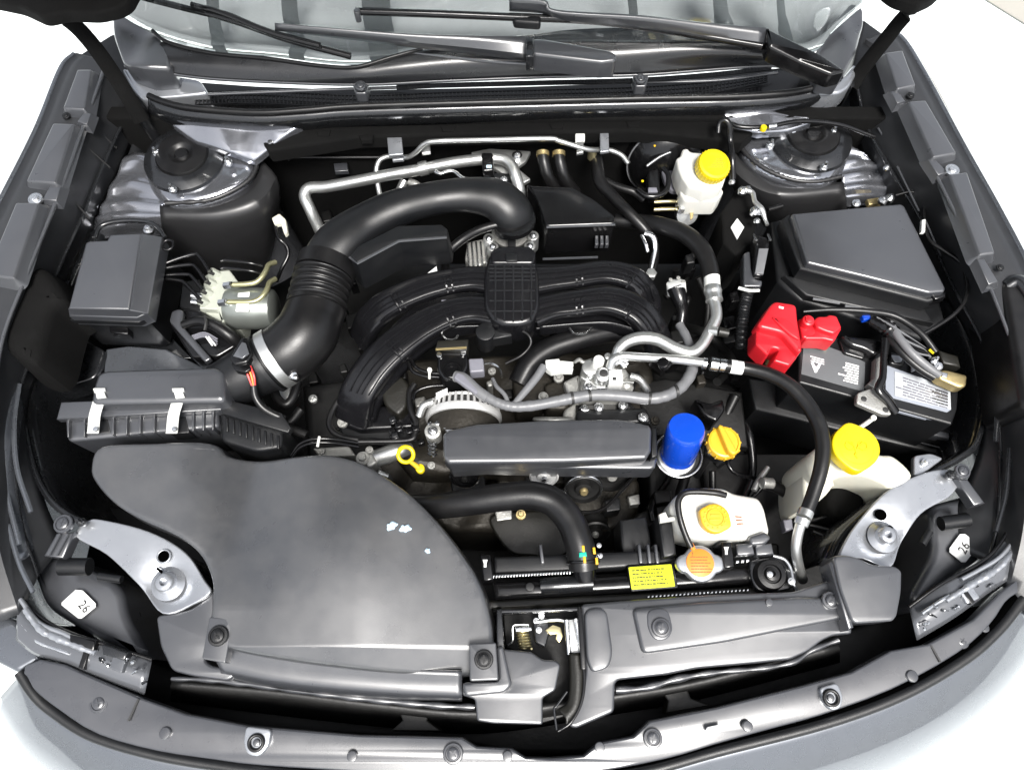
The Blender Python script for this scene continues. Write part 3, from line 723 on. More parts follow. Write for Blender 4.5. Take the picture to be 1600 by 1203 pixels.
wpad('trim_panel', ring, .02, M['trim'], trim, r=.003)
for a, b in (((216, 1092), (200, 1126)), ((1455, 1008), (1470, 1034))): pad('panel_joint', [(a[0] - 1.5, a[1]), (a[0] + 1.5, a[1]), (b[0] + 1.5, b[1]), (b[0] - 1.5, b[1])], -.083, .004, M['ink'], trim, r=0)
for x, y, r_ in ((155, 1098, 15), (708, 1177, 16), (1020, 1153, 15), (1502, 1001, 12)): bolt(trim, x, y, -.087, r_, M['trim'], 'clip', 'push_clip')
for x, y, r_ in ((113, 1082, 9), (258, 1145, 9), (550, 1181, 8), (793, 1181, 8), (937, 1167, 8), (1168, 1134, 8), (1425, 1056, 9), (1538, 980, 8)): bolt(trim, x, y, -.087, r_, M['trim'], 'plug', 'plug')
for q, c in (([(384, 1134), (424, 1139), (420, 1165), (404, 1182), (386, 1178), (380, 1160)], (400, 1160)), ([(1280, 1074), (1308, 1066), (1318, 1088), (1314, 1106), (1300, 1110), (1288, 1098)], (1299, 1090))):
    g = pad('grommet_tab', q, -.082, .015, M['silverpaint'], trim, r=.002, corner=.006)
    torus('grommet', c[0], c[1], -.080, 11, 3, M['rubber'], trim); cyl('grommet_core', c[0], c[1], -.078, 6, .01, M['satin'], trim, bev=.002)
pad('slot_insert', [(1103, 1136), (1128, 1131), (1130, 1142), (1106, 1149)], -.0805, .004, M['inkw'], trim, r=.0008, corner=.004)
# rubber lip and bumper skin
lipc = [(30, 1050, -.08), (52, 1084, -.085), (80, 1110, -.09), (140, 1148, -.095), (230, 1176, -.10), (330, 1194, -.105), (450, 1208, -.105), (640, 1220, -.105), (850, 1224, -.105), (1000, 1206, -.105), (1120, 1174, -.105), (1290, 1130, -.10), (1410, 1086, -.095), (1505, 1032, -.09), (1560, 985, -.085), (1600, 935, -.08)]
tube('bumper_lip', [(p[0], p[1], p[2], 8) for p in lipc], 8, M['plastic'], car, n=14, flat=.7)
pts = resample([tuple(P(*p)) for p in lipc], 60)
rows = []
for dy, dz, out in ((0, -.004, 0), (.02, -.015, .014), (.06, -.035, .05), (.12, -.09, .10), (.15, -.20, .13), (.13, -.35, .12), (.10, -.5, .1)):
    row = []
    for i, p in enumerate(pts):
        a = pts[max(i - 1, 0)]; b = pts[min(i + 1, 59)]
        t = Vector((b[0] - a[0], b[1] - a[1], 0)).normalized(); nn = Vector((t.y, -t.x, 0))
        row.append(tuple(Vector(p) + nn * out + Vector((0, 0, dz))))
    rows.append(row)
g = rows; N = 60
verts = [v for r_ in g for v in r_]
faces = [(i * N + j, i * N + j + 1, (i + 1) * N + j + 1, (i + 1) * N + j) for i in range(len(g) - 1) for j in range(N - 1)]
o = mk('bumper_skin', verts, faces, M['paint'], car, 60)
m_ = o.modifiers.new('thickness', 'SOLIDIFY'); m_.thickness = .003; m_.offset = 0

# ---- headlamps seen from behind and above
def headlamp(label, back, lens_a, lens_b, sticker, mir, blk):
    t = thing('headlamp', label, 'headlamp', back[0][0], back[0][1], -.2, 'headlamps in the front corners')
    pad('housing', back, -.13, .16, M['satin'], t, r=.012, corner=.02)
    loft('lens', [lens_a, [( (a[0] + b[0]) / 2, (a[1] + b[1]) / 2, (a[2] + b[2]) / 2 + .008) for a, b in zip(lens_a, lens_b)], lens_b], M['lamp'], t, N=30, K=4, ssm=True)
    tube('lens_rim', [(p[0], p[1], p[2] + .004, 3) for p in lens_a], 3, M['gloss'], t, n=8)
    return t
hl = headlamp('left headlamp with a white sticker, behind the front trim at the lower left corner', [(40, 870), (100, 868), (190, 915), (196, 960), (240, 1035), (150, 1000), (70, 950)],
     [(28, 925, -.09), (56, 958, -.09), (100, 985, -.09), (160, 1005, -.09), (238, 1030, -.10)], [(26, 1000, -.085), (55, 1022, -.085), (100, 1036, -.088), (150, 1056, -.09), (226, 1085, -.10)], None, 1, None)
hr = headlamp('right headlamp with a white sticker, behind the front trim at the lower right corner', [(1450, 790), (1560, 760), (1570, 800), (1540, 870), (1480, 910), (1440, 960), (1420, 930), (1460, 860)],
     [(1420, 948, -.10), (1470, 912, -.09), (1530, 880, -.09), (1562, 850, -.09), (1592, 800, -.09)], [(1432, 1000, -.10), (1490, 965, -.09), (1545, 925, -.088), (1575, 905, -.085), (1600, 880, -.085)], None, -1, None)
for par, q, tx, rz in ((hl, [(118, 921), (129, 922), (149, 942), (149, 948), (127, 966), (122, 966), (96, 945), (96, 941)], (131, 948), -42), (hr, [(1500, 834), (1508, 834), (1527, 848), (1528, 854), (1509, 878), (1503, 878), (1484, 862), (1484, 856)], (1507, 856), 52)):
    s_ = pad('sticker', q, -.122, .002, M['label_w'], par, r=.0004)
    c = (sum(p[0] for p in q) / 8, sum(p[1] for p in q) / 8)
    text('26', tx[0], tx[1], -.1208, 19, rz, M['ink'], s_)
# pieces of the lamp units: bulb covers, ribs, clear tabs
for par, sgn, items in ((hl, 1, [((95, 885), (140, 885), 22), ((155, 900), (190, 905), 10)]), (hr, -1, [((1512, 812), (1470, 818), 18), ((1452, 830), (1440, 850), 10)])):
    for a, b, w in items:
        tube('bulb_cover', [(a[0], a[1], -.10, w / 1.6), (b[0], b[1], -.10, w / 1.6)], w / 1.6, M['plastic'], par, n=16)
pad('lamp_tab', [(108, 990), (150, 1000), (146, 1018), (108, 1006)], -.075, .02, M['gloss'], hl, r=.003)
pad('lamp_tab', [(158, 1006), (200, 1018), (194, 1032), (160, 1022)], -.075, .02, M['bpaint'], hl, r=.003)
for k in range(16):  # small tubes standing in for the streaks of light on the lens
    for par, x, y in ((hl, rnd.uniform(150, 225), 0), (hr, rnd.uniform(1435, 1560), 0)):
        y = (1012 + (x - 150) * .42 + rnd.uniform(-2, 26)) if par is hl else (962 - (x - 1435) * .60 + rnd.uniform(-6, 26)); a = rnd.uniform(-.9, .6); L_ = rnd.uniform(4, 12)
        tube('lens_streak', [(x, y, -.082, rnd.uniform(.8, 2.6)), (x + L_ * math.cos(a) * .5 + rnd.uniform(-2, 2), y + L_ * math.sin(a) * .5 + rnd.uniform(-2, 2), -.079, rnd.uniform(1, 3)), (x + L_ * math.cos(a), y + L_ * math.sin(a), -.083, .8)], 2, M[rnd.choice(['silverpaint', 'lamp', 'steel', 'bpaint'])], par, n=6)
tube('lens_edge', [(32, 936, -.08, 4), (60, 972, -.08, 4), (100, 990, -.08, 4), (145, 1012, -.08, 4)], 4, M['silverpaint'], hl, n=8)  # silver tube drawn as the bright streak along the clear edge
tube('lens_edge', [(1502, 905, -.08, 3.5), (1530, 890, -.08, 3.5), (1562, 870, -.08, 3.5), (1590, 838, -.08, 3.5)], 4, M['silverpaint'], hr, n=8)

# ---- curved coated brackets at the front corners
def lathe_boss(px, py, h, r, parent):
    lathe('boss', P(px, py, h), [(S(r * 1.9, px, py, h), -.002), (S(r * 1.2, px, py, h), .004), (S(r, px, py, h), .014), (S(r * .8, px, py, h), .016), (S(r * .42, px, py, h), .016), (S(r * .4, px, py, h), .008)], M['silverpaint'], parent, n=28)
br = thing('support_bracket', 'curved silver support bracket beside the large air duct at the lower left', 'bracket', 220, 880, -.12, 'corner support brackets')
curvepad('plate', [(118, 838), (136, 814), (160, 812), (232, 830), (288, 862), (318, 905), (329, 925), (300, 944), (252, 958), (214, 912), (166, 866)], -.09, .006, M['silverpaint'], br, r=.002, hf=lambda x, y: -.010 * math.exp(-((x - 262) ** 2 + (y - 915) ** 2) / 1100.0) * 1.6, cell=.008)
torus('hole_rim', 256, 869, -.0885, 10, 1.6, M['silverpaint'], br); cyl('hole', 256, 869, -.0878, 10, .002, M['gap_shade'], br, bev=.0003)  # the hole is a black disc, its dark painted on
pad('slot_shade', [(242, 888), (246, 886), (254, 892), (252, 896)], -.0872, .002, M['gap_shade'], br, r=.0003)
lathe_boss(262, 911, -.095, 14, br)
bolt(br, 99, 818, -.075, 15, M['trim'], 'clip', 'push_clip'); bolt(br, 128, 816, -.078, 8, M['bpaint'], 'stud', 'stud')
pad('stay', [(88, 832), (116, 832), (98, 872), (68, 868)], -.08, .02, M['satin'], br, r=.003)
for dx in (0, 12): tube('stay_rib', [(94 + dx, 834, -.077, 2), (76 + dx, 868, -.077, 2)], 2, M['satin'], br, n=6)
br2 = thing('support_bracket', 'curved silver support bracket beside the washer bottle at the lower right', 'bracket', 1400, 820, -.12, 'corner support brackets')
curvepad('plate', [(1312, 874), (1322, 845), (1345, 812), (1385, 768), (1440, 740), (1482, 733), (1502, 744), (1486, 774), (1440, 802), (1412, 845), (1392, 886), (1350, 872)], -.09, .006, M['silverpaint'], br2, r=.002, hf=lambda x, y: -.010 * math.exp(-((x - 1376) ** 2 + (y - 840) ** 2) / 1100.0) * 1.6, cell=.008)
cyl('hole', 1377, 804, -.0878, 9, .002, M['gap_shade'], br2, bev=.0003); cyl('slot_shade', 1391, 825, -.0872, 4.5, .002, M['gap_shade'], br2, bev=.0003)  # black discs on the plate paint the dark of both holes
lathe_boss(1381, 838, -.095, 13, br2)
bolt(br2, 1504, 736, -.075, 12, M['trim'], 'clip', 'push_clip'); bolt(br2, 1485, 742, -.078, 8, M['bpaint'], 'stud', 'stud')
pad('stay', [(1494, 748), (1512, 748), (1540, 786), (1522, 790)], -.08, .02, M['satin'], br2, r=.003)
pad('side_flange', [(1428, 712), (1455, 708), (1475, 716), (1440, 742), (1428, 744)], -.10, .01, M['silverpaint'], car, r=.002, corner=.006); bolt(car, 1446, 722, -.095, 6, M['steel'], 'hex')

fl = [P(*p) for p in Lout] + [P(*p) for p in lipc[1:-1]] + [P(*p) for p in Rout[::-1]]
fl = [Vector((v.x, v.y, Z0 - .56)) for v in fl]
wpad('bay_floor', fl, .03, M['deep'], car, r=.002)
wloft('gap_shade_sheet', [[tuple(P(*p) + Vector((0, 0, -.006))) for p in tb], [tuple(P(*p)) for p in lipc]], M['gap_shade'], car, thick=.002)  # black backing sheet, paints the dark gap below the trim
wloft('gap_shade_sheet', [[tuple(P(*p)) for p in lipc], drop(lipc, -.45)], M['gap_shade'], car, thick=.002)
# folded flanges, seams and clips on the walls of the bay
for pts in ([(1568, 560), (1572, 610), (1582, 680), (1575, 740)], [(1545, 470), (1556, 520), (1560, 600), (1556, 690)], [(1578, 700), (1572, 770), (1556, 830)]):
    tube('wall_fold', [(x, y, -.07, 4) for x, y in pts], 4, M['bpaint'], car, n=8, flat=.6)
for pts in ([(30, 600), (22, 660), (26, 730), (48, 800)], [(4, 600), (-2, 680), (8, 760), (30, 850)], [(12, 820), (30, 880), (52, 925)]):
    tube('wall_fold', [(x, y, -.07, 4) for x, y in pts], 4, M['paint'], car, n=8, flat=.6)  # lighter paint on this side, added for pale reflections on the wall
loft('fender_liner', [[(2, 590, -.05), (-6, 660, -.05), (0, 760, -.06), (24, 880, -.08)], [(26, 605, -.07), (18, 670, -.07), (22, 760, -.08), (44, 870, -.09)], [(38, 640, -.11), (34, 690, -.11), (40, 770, -.11), (60, 850, -.11)]], M['paint'], car, N=30, K=4, ssm=True)  # its lighter paint stands in for a pale reflection on the fender
for a, b in (((150, 200), (182, 232)), ((138, 232), (172, 262)), ((108, 305), (140, 342))): tube('panel_seam', [(a[0], a[1], -.03, 1.4), (b[0], b[1], -.075, 1.4)], 1.4, M['ink'], car, n=6)
for a, b in (((1372, 200), (1395, 240)), ((1402, 260), (1436, 330)), ((1446, 345), (1470, 400))): tube('panel_seam', [(a[0], a[1], -.05, 1.4), (b[0], b[1], -.065, 1.4)], 1.4, M['satin'], car, n=6)
bolt(car, 1386, 262, -.06, 5, M['steel'], 'hex'); bolt(car, 128, 358, -.10, 5, M['steel'], 'hex')
for x, y in ((150, 322), (180, 372)): bolt(car, x, y, -.10, 4, M['steel'], 'plug', 'stud')
pad('apron_ledge', [(206, 516), (232, 506), (262, 520), (300, 560), (210, 560)], -.19, .02, M['bpaint'], car, r=.004)

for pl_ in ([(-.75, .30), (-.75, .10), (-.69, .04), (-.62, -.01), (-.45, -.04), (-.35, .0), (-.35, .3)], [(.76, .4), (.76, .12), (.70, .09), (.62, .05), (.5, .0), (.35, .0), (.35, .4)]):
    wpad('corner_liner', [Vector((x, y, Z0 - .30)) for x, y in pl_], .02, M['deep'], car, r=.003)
for row, sg in ((Ltop, 1), (Rtop, -1)):
    tube('rail_edge', [(p[0] + sg * 2, p[1], p[2] + .003, 3) for p in row[1:7]], 3, M['satin'], car, n=8)
for row in (Lmid, Rmid):
    tube('rail_fold', [(p[0], p[1], p[2] + .004, 3) for p in row[1:]], 3, M['bpaint'], car, n=8)

# crinkled lens edges, silver tubes standing in for their bright streaks
wob = lambda f, l: 1 + .10 * math.sin(l * 190) + .07 * math.sin(l * 530 + 1)
tube('lens_edge', [(40, 952, -.079, 5), (66, 984, -.079, 6), (104, 1002, -.079, 6), (150, 1020, -.079, 5)], 6, M['silverpaint'], hl, n=10, res=14, rmod=wob)
tube('lens_edge', [(34, 975, -.081, 3), (60, 1002, -.081, 3), (110, 1022, -.081, 3)], 3, M['steel'], hl, n=8, res=10, rmod=wob)
tube('lens_edge', [(1478, 938, -.079, 4), (1520, 912, -.079, 6), (1556, 890, -.079, 6), (1588, 858, -.079, 5)], 6, M['silverpaint'], hr, n=10, res=14, rmod=wob)
tube('lens_edge', [(1440, 958, -.08, 3), (1470, 938, -.08, 3), (1500, 922, -.08, 3)], 3, M['steel'], hr, n=8, res=10, rmod=wob)
pad('lamp_window', [(176, 1024), (196, 1030), (190, 1052), (170, 1044)], -.077, .01, M['lamp'], hl, r=.002, corner=.003)
pad('lamp_window', [(1500, 925), (1520, 916), (1532, 934), (1512, 944)], -.077, .01, M['silverpaint'], hr, r=.002, corner=.003)
pad('lamp_divider', [(132, 1012), (140, 1014), (130, 1046), (122, 1042)], -.076, .01, M['gloss'], hl, r=.001)
pad('lamp_divider', [(1500, 918), (1506, 914), (1524, 940), (1518, 944)], -.0762, .01, M['gloss'], hr, r=.001)
pad('fender_tip', [(-70, 950), (20, 965), (60, 1018), (62, 1032), (40, 1044), (26, 1052), (-14, 1032), (-60, 1000)], -.092, .30, M['paint'], car, r=.008, seg=4, corner=.01)
# ================================================================ COMPONENTS
def band(name, cen, axis, r, w, th, mat, parent, n=40):
    """metal strap ring round an axis"""
    return lathe(name, cen, [(r, -w / 2), (r + th, -w / 2), (r + th, w / 2), (r, w / 2)], mat, parent, axis=axis, n=n)
def zone(pts):
    return [P(*p) for p in pts]

# ---- big intake duct cover on the left front
def duct_h(px, py):
    # broad valley running from the top down to the left, raised right lobe, edges fall away
    c = 350 + (py - 700) * -.10
    v = -.034 * math.exp(-((px - c - 40) / 62.0) ** 2) * max(0, 1 - (py - 690) / 260.0)
    v += .012 * math.exp(-((px - 520) / 150.0) ** 2 - ((py - 880) / 150.0) ** 2)
    e = -.00009 * max(0, px - 560) ** 1.25 * .35
    f = -.0009 * max(0, py - 1010) * .5
    return v + e + f
dc = thing('intake_duct_cover', 'large smooth dark grey moulded air duct cover at the front left', 'duct cover', 500, 900, -.1)
dpts = [(158, 697), (240, 692), (325, 689), (350, 706), (400, 711), (460, 711), (512, 711), (560, 722), (603, 745), (648, 778), (690, 822), (728, 872), (752, 915), (766, 962), (771, 1005), (773, 1055), (720, 1056), (600, 1050), (450, 1032), (345, 1010), (328, 985), (332, 935), (328, 900), (308, 862), (268, 832), (215, 808), (178, 786), (150, 756), (141, 730)]
curvepad('cover_top', dpts, -.055, .055, M['duct'], dc, r=.006, seg=4, hf=duct_h, cell=.011, taper=.004)
loft('front_lip', [[(336, 1000, -.080), (450, 1024, -.080), (600, 1042, -.080), (722, 1048, -.080)], [(336, 1026, -.090), (450, 1050, -.090), (600, 1064, -.090), (722, 1070, -.090)], [(345, 1046, -.095), (450, 1066, -.095), (600, 1080, -.095), (722, 1086, -.095)], [(345, 1056, -.115), (450, 1076, -.115), (600, 1090, -.115), (722, 1094, -.115)]], M['satin'], dc, N=40, K=3, ssm=True)
pad('side_flange', [(243, 962), (300, 950), (334, 920), (336, 1010), (318, 1030), (330, 1040), (375, 1046), (358, 1064), (300, 1056), (268, 1048), (250, 1010)], -.10, .03, M['satin'], dc, r=.004, corner=.008)
pad('clip_recess', [(327, 963), (364, 966), (352, 1036), (315, 1029)], -.0525, .02, M['satin'], dc, r=.002, corner=.003)
bolt(dc, 341, 993, -.050, 16, M['plastic'], 'clip', 'push_clip')
pad('clip_recess', [(733, 1005), (775, 1003), (779, 1062), (734, 1064)], -.0585, .03, M['satin'], dc, r=.002, corner=.003)
bolt(dc, 756, 1030, -.056, 15, M['plastic'], 'clip', 'push_clip')
pad('corner_foot', [(722, 1066), (780, 1064), (776, 1010), (786, 1008), (800, 1070), (788, 1082), (726, 1088)], -.075, .03, M['satin'], dc, r=.004, corner=.006)
for i, (x, y, a) in enumerate(((612, 821, 0), (633, 825, 1.2), (668, 860, 2.2))):
    z = duct_h(x, y) - .055 + .003
    c = P(x, y, z); vs = []; fs = []
    n = 18
    for k in range(n):
        t = 2 * math.pi * k / n; rr_ = .0072 * (1 + .22 * math.sin(2 * t + a) + .16 * math.sin(5 * t + 2 * a) + .08 * rnd.random()) * (.7 if i == 2 else 1)
        vs.append(c + Vector((rr_ * math.cos(t) * (.65 if i == 2 else 1), rr_ * math.sin(t) * .85, -.002)))
    for k in range(n):
        t = 2 * math.pi * k / n; vs.append(c + (vs[k] - c) * .75 + Vector((0, 0, .003 + .0015 * rnd.random())))
    vs.append(c + Vector((0, 0, .0045)))
    for k in range(n):
        j = (k + 1) % n; fs.append((k, j, n + j, n + k)); fs.append((n + k, n + j, 2 * n))
    fs.append(tuple(range(n))[::-1])
    o = mk('foam_crumb', vs, fs, M['cyan'])
    tag(o, ('pale blue crumb, leftmost of two lying together on the duct cover', 'pale blue crumb just right of its twin on the duct cover', 'smallest pale blue crumb, lying alone lower right on the duct cover')[i], 'crumb', 'pale blue crumbs on the duct cover')

# ---- radiator cover (slam panel cover) right of the duct
rc = thing('radiator_cover', 'grey moulded plastic panel over the radiator support, right of the latch', 'cover panel', 1100, 1010, -.12)
pad('center_panel', [(776, 1010), (790, 1014), (830, 1018), (848, 1030), (868, 1031), (876, 1038), (868, 1078), (848, 1090), (848, 1132), (770, 1130), (745, 1126), (742, 1092), (722, 1086), (722, 1072), (790, 1078), (798, 1068)], -.095, .05, M['satin'], rc, r=.003, corner=.004)
pad('main_panel', [(908, 944), (1000, 936), (1120, 928), (1240, 924), (1290, 908), (1306, 900), (1330, 975), (1333, 990), (1304, 992), (1286, 1000), (1262, 1018), (1236, 1030), (1180, 1036), (1090, 1044), (1040, 1054), (966, 1062), (961, 1068), (960, 1112), (900, 1138), (888, 1134), (906, 1096), (915, 1050), (912, 1000)], -.095, .04, M['satin'], rc, r=.004, corner=.006)
pad('raised_field', [(988, 950), (1100, 940), (1250, 932), (1316, 934), (1322, 966), (1240, 982), (1130, 1004), (1004, 1022)], -.086, .02, M['satin'], rc, r=.005, corner=.01)
pad('raised_field', [(912, 950), (948, 948), (958, 1020), (952, 1044), (925, 1052), (916, 1030)], -.089, .02, M['satin'], rc, r=.004, corner=.02)
pad('clip_recess', [(1010, 952), (1044, 948), (1052, 985), (1042, 1000), (1022, 1000), (1012, 982)], -.0845, .01, M['trim'], rc, r=.002, corner=.015)
bolt(rc, 1033, 980, -.082, 15, M['trim'], 'clip', 'push_clip')
bolt(rc, 1298, 938, -.084, 14, M['trim'], 'clip', 'push_clip'); bolt(rc, 1202, 941, -.085, 6, M['trim'], 'plug', 'plug')
pad('corner_wing', [(1301, 868), (1322, 866), (1345, 872), (1362, 882), (1400, 884), (1410, 892), (1409, 925), (1402, 962), (1396, 970), (1338, 974), (1330, 968), (1312, 918)], -.06, .05, M['satin'], rc, r=.004, corner=.008)
pad('wing_edge', [(1296, 880), (1303, 872), (1335, 980), (1326, 985)], -.066, .04, M['trim'], rc, r=.004)
# latch bay frame, latch and release handle
pad('latch_bay_rim', [(782, 952), (908, 948), (910, 954), (784, 958)], -.088, .03, M['bpaint'], rc, r=.002)
pad('latch_bay_rim', [(776, 952), (784, 950), (788, 1012), (776, 1014)], -.086, .05, M['bpaint'], rc, r=.002)
pad('latch_bay_rim', [(902, 950), (909, 948), (916, 1046), (908, 1046)], -.086, .05, M['gloss'], rc, r=.002)
lt = thing('bonnet_latch', 'bonnet latch with coil spring, zinc catch and long black release handle', 'latch', 860, 1020, -.15)
pad('back_plate', [(786, 960), (904, 955), (908, 1060), (880, 1120), (846, 1130), (840, 1030), (790, 1012)], -.17, .01, M['deep'], lt, r=.002)
q = []
for k in range(7 * 12 + 1):
    a = 2 * math.pi * k / 12; c = P(815, 982, -.13); y = k / 84 * .028
    q.append((c.x + .0085 * math.cos(a) + k / 84 * .006, c.y - y, c.z + .0085 * math.sin(a), .0016))
wtube('spring', q, M['zinc'], lt, n=6, res=1, smooth=False)
tube('spring_arm', [(826, 976, -.12), (806, 976, -.12), (801, 980, -.12), (801, 1000, -.125), (794, 1007, -.13)], 2, M['steel'], lt, n=8)
pad('spring_seat', [(805, 980), (830, 979), (831, 985), (806, 987)], -.115, .006, M['steel'], lt, r=.001)
tube('cross_rod', [(836, 972, -.115), (870, 968, -.115), (888, 972, -.115)], 3, M['steel'], lt, n=8)
pad('catch', [(832, 966), (856, 962), (860, 985), (852, 1012), (836, 1004)], -.125, .02, M['bpaint'], lt, r=.003, corner=.004)
pad('catch_plate', [(852, 984), (864, 976), (876, 980), (880, 994), (874, 1004), (868, 998), (870, 990), (860, 992)], -.12, .006, M['zinc'], lt, r=.001)
for x, y in ((838, 970), (846, 962), (842, 984)): bolt(lt, x, y, -.118, 5, M['steel'], 'hex')
tube('striker_bar', [(885, 968, -.10), (889, 1022, -.105)], 4, M['steel'], lt, n=10); tube('striker_bar', [(900, 966, -.10), (908, 1022, -.105)], 4, M['steel'], lt, n=10)
pad('striker_web', [(886, 968), (899, 967), (906, 1020), (890, 1020)], -.106, .006, M['alu'], lt, r=.001)
loft('release_handle', [[(890, 1020, -.10), (891, 1060, -.10), (888, 1095, -.10), (872, 1108, -.10)], [(900, 1020, -.095), (903, 1060, -.095), (899, 1100, -.095), (884, 1122, -.095)], [(908, 1020, -.10), (913, 1060, -.10), (907, 1105, -.10), (882, 1138, -.10)]], M['mesh'], lt, N=24, K=3, thick=.004, ssm=True)
tube('handle_edge', [(908, 1020, -.095, 2.4), (913, 1060, -.095, 2.6), (908, 1098, -.095, 2.6), (892, 1128, -.095, 2.6), (872, 1142, -.098, 2.4)], 2.4, M['gloss'], lt, n=8)
tube('handle_edge', [(886, 1080, -.10, 2), (870, 1102, -.10, 2), (866, 1108, -.10, 2), (870, 1140, -.10, 2)], 2, M['bpaint'], lt, n=8)

# ---- air filter box
ab = thing('air_filter_box', 'black ribbed air filter box held by two white metal clips', 'air filter box', 250, 650, -.1)
pad('lid', [(146, 600), (152, 583), (165, 578), (336, 573), (350, 580), (352, 628), (140, 632)], -.045, .05, M['satin'], ab, r=.008, corner=.012, taper=.004)
pad('flange', [(95, 628), (344, 619), (346, 640), (88, 655)], -.070, .014, M['satin'], ab, r=.002)
pad('flange_step', [(300, 618), (356, 616), (356, 622), (302, 626)], -.064, .006, M['satin'], ab, r=.001)
pad('flange_side', [(346, 622), (440, 645), (455, 668), (450, 676), (346, 646)], -.072, .014, M['plastic'], ab, r=.002)
pad('lower_case', [(100, 650), (340, 640), (342, 668), (104, 690)], -.086, .13, M['satin'], ab, r=.006, corner=.01, taper=-.004)
pad('lower_case', [(342, 640), (442, 660), (440, 700), (400, 706), (345, 690)], -.090, .13, M['plastic'], ab, r=.006, corner=.01)
for x in (106, 131, 176, 197, 218, 240, 262, 301, 317, 332):
    y = 659 - (x - 100) * .05
    pad('rib', [(x - 2.2, y - 6), (x + 2.2, y - 6), (x + 1.2, y + 24), (x - 1.2, y + 24)], -.078, .03, M['satin'], ab, r=.001)
for k in range(9):
    x = 352 + k * 10; y = 652 + k * 3.4
    pad('rib', [(x, y), (x + 4, y + 1), (x + 4, y + 22), (x, y + 21)], -.087, .02, M['plastic'], ab, r=.001)
for x in (155, 278):
    ck = loft('clip', [[(x - 7 + dx, 607, -.038), (x - 5 + dx, 618, -.052), (x - 9 + dx, 632, -.050), (x - 14 + dx, 650, -.060), (x - 16 + dx, 672, -.075), (x - 17 + dx, 677, -.078)] for dx in (-2, 7, 16)], M['white_p'], ab, N=24, K=2, thick=.002)
    pad('clip_tab', [(x - 8, 606), (x + 5, 606), (x + 10, 620), (x - 4, 622)], -.040, .004, M['white_p'], ab, r=.001)
    pad('clip_seat', [(x - 14, 652), (x + 12, 650), (x + 18, 676), (x - 12, 678)], -.085, .03, M['plastic'], ab, r=.002)
    bolt(ab, x - 6, 670, -.066, 4, M['steel'], 'plug', 'rivet')
    for dx in (14, 32):
        a, b_, c_ = P(x + dx, 624, -.068), P(x + dx + 12, 624, -.068), P(x + dx + 10, 608, -.046)
        vs = [a, b_, c_]; vs += [v + Vector((.0, .004, -.001)) for v in vs]
        mk('gusset', vs, [(0, 1, 2), (3, 5, 4), (0, 3, 4, 1), (1, 4, 5, 2), (2, 5, 3, 0)], M['plastic'], ab)

# ---- intake hose
ih = thing('air_intake_hose', 'wide black air intake hose arching from the filter box to the engine', 'hose', 480, 530, -.1)
tube('sensor_pipe', [(345, 606, -.10, 38), (372, 592, -.09, 41), (405, 574, -.085, 44), (432, 560, -.08, 45)], 44, M['plastic'], ih, n=40)
tube('elbow', [(430, 561, -.08, 47), (455, 546, -.075, 49), (478, 522, -.07, 49), (490, 494, -.07, 46), (496, 478, -.07, 45)], 48, M['rubber'], ih, n=40)
nr = 7
tube('bellows', [(494, 484, -.07, 44), (499, 458, -.07, 43), (505, 434, -.07, 43), (512, 414, -.07, 42)], 43, M['rubber'], ih, n=40, res=26, rmod=lambda f, l: 1 + .075 * math.cos(f * 2 * math.pi * nr) )
tube('elbow_collar', [(507, 430, -.07, 46), (514, 410, -.07, 46)], 46, M['rubber'], ih, n=40, res=3)
tube('duct', [(512, 414, -.07, 43), (535, 380, -.06, 41), (575, 348, -.055, 33), (625, 324, -.05, 30), (680, 310, -.04, 27), (730, 305, -.04, 28), (775, 312, -.045, 33), (800, 335, -.06, 34), (803, 360, -.09, 30)], 36, M['plastic'], ih, n=40, res=8, flat=.85)
for l in ((540, 352, 610, 318), ):
    pass
cA = P(432, 560, -.08); cB = P(455, 546, -.075); axd = (cB - cA)
rA = S(47.5, 432, 560, -.08)
band('hose_clamp', cA, axd, rA, .016, .0022, M['alu'], ih, n=48)
band('hose_clamp', P(418, 568, -.083), axd, rA * .99, .006, .003, M['plastic'], ih, n=48)
cyl('clamp_screw', 460, 587, -.06, 6, .012, M['steel'], ih, axis=(.5, -.3, .5)); cyl('clamp_screw', 466, 590, -.062, 5, .012, M['steel'], ih, axis=(1, -.2, .2))
band('throttle_collar', P(803, 345, -.06), P(803, 362, -.10) - P(801, 335, -.055), S(33, 803, 345), .008, .003, M['gloss'], ih, n=40)
rb = pad('resonator', [(546, 400), (560, 383), (622, 352), (690, 350), (700, 358), (698, 372), (624, 377), (558, 412)], -.022, .075, M['plastic'], ih, r=.004, corner=.003, taper=.004)
tube('resonator_highlight', [(546, 402, -.022, 2.2), (558, 412, -.022, 2.2), (623, 377, -.022, 2.2), (698, 371, -.022, 2.2)], 2.4, M['satin'], ih, n=6, smooth=False)  # lighter tube drawn as the highlight along the resonator edge
ms = thing('airflow_sensor', 'small clear and black sensor plug with red wires on the intake pipe', 'sensor', 378, 550, -.05)
pad('plug', [(358, 560), (376, 528), (384, 526), (394, 552), (386, 566), (366, 570)], -.025, .03, M['gloss'], ms, r=.003, corner=.004)
pad('plug_face', [(364, 556), (378, 534), (384, 536), (389, 552), (378, 560)], -.0225, .004, M['lamp'], ms, r=.001)
pad('latch', [(360, 566), (388, 566), (392, 576), (384, 582), (366, 578)], -.03, .015, M['gloss'], ms, r=.002, corner=.003)
for k, x in enumerate((0, 5, 9)): tube('wire', [(382 + x, 572, -.035), (388 + x, 588, -.04), (395 + x * .4, 606, -.05)], 1.7, M['wire_red'] if k != 1 else M['orange'], ms, n=6)
tube('harness', [(396, 602, -.05), (400, 622, -.06), (415, 640, -.07), (445, 655, -.08)], 6, M['rubber'], ms, n=10)

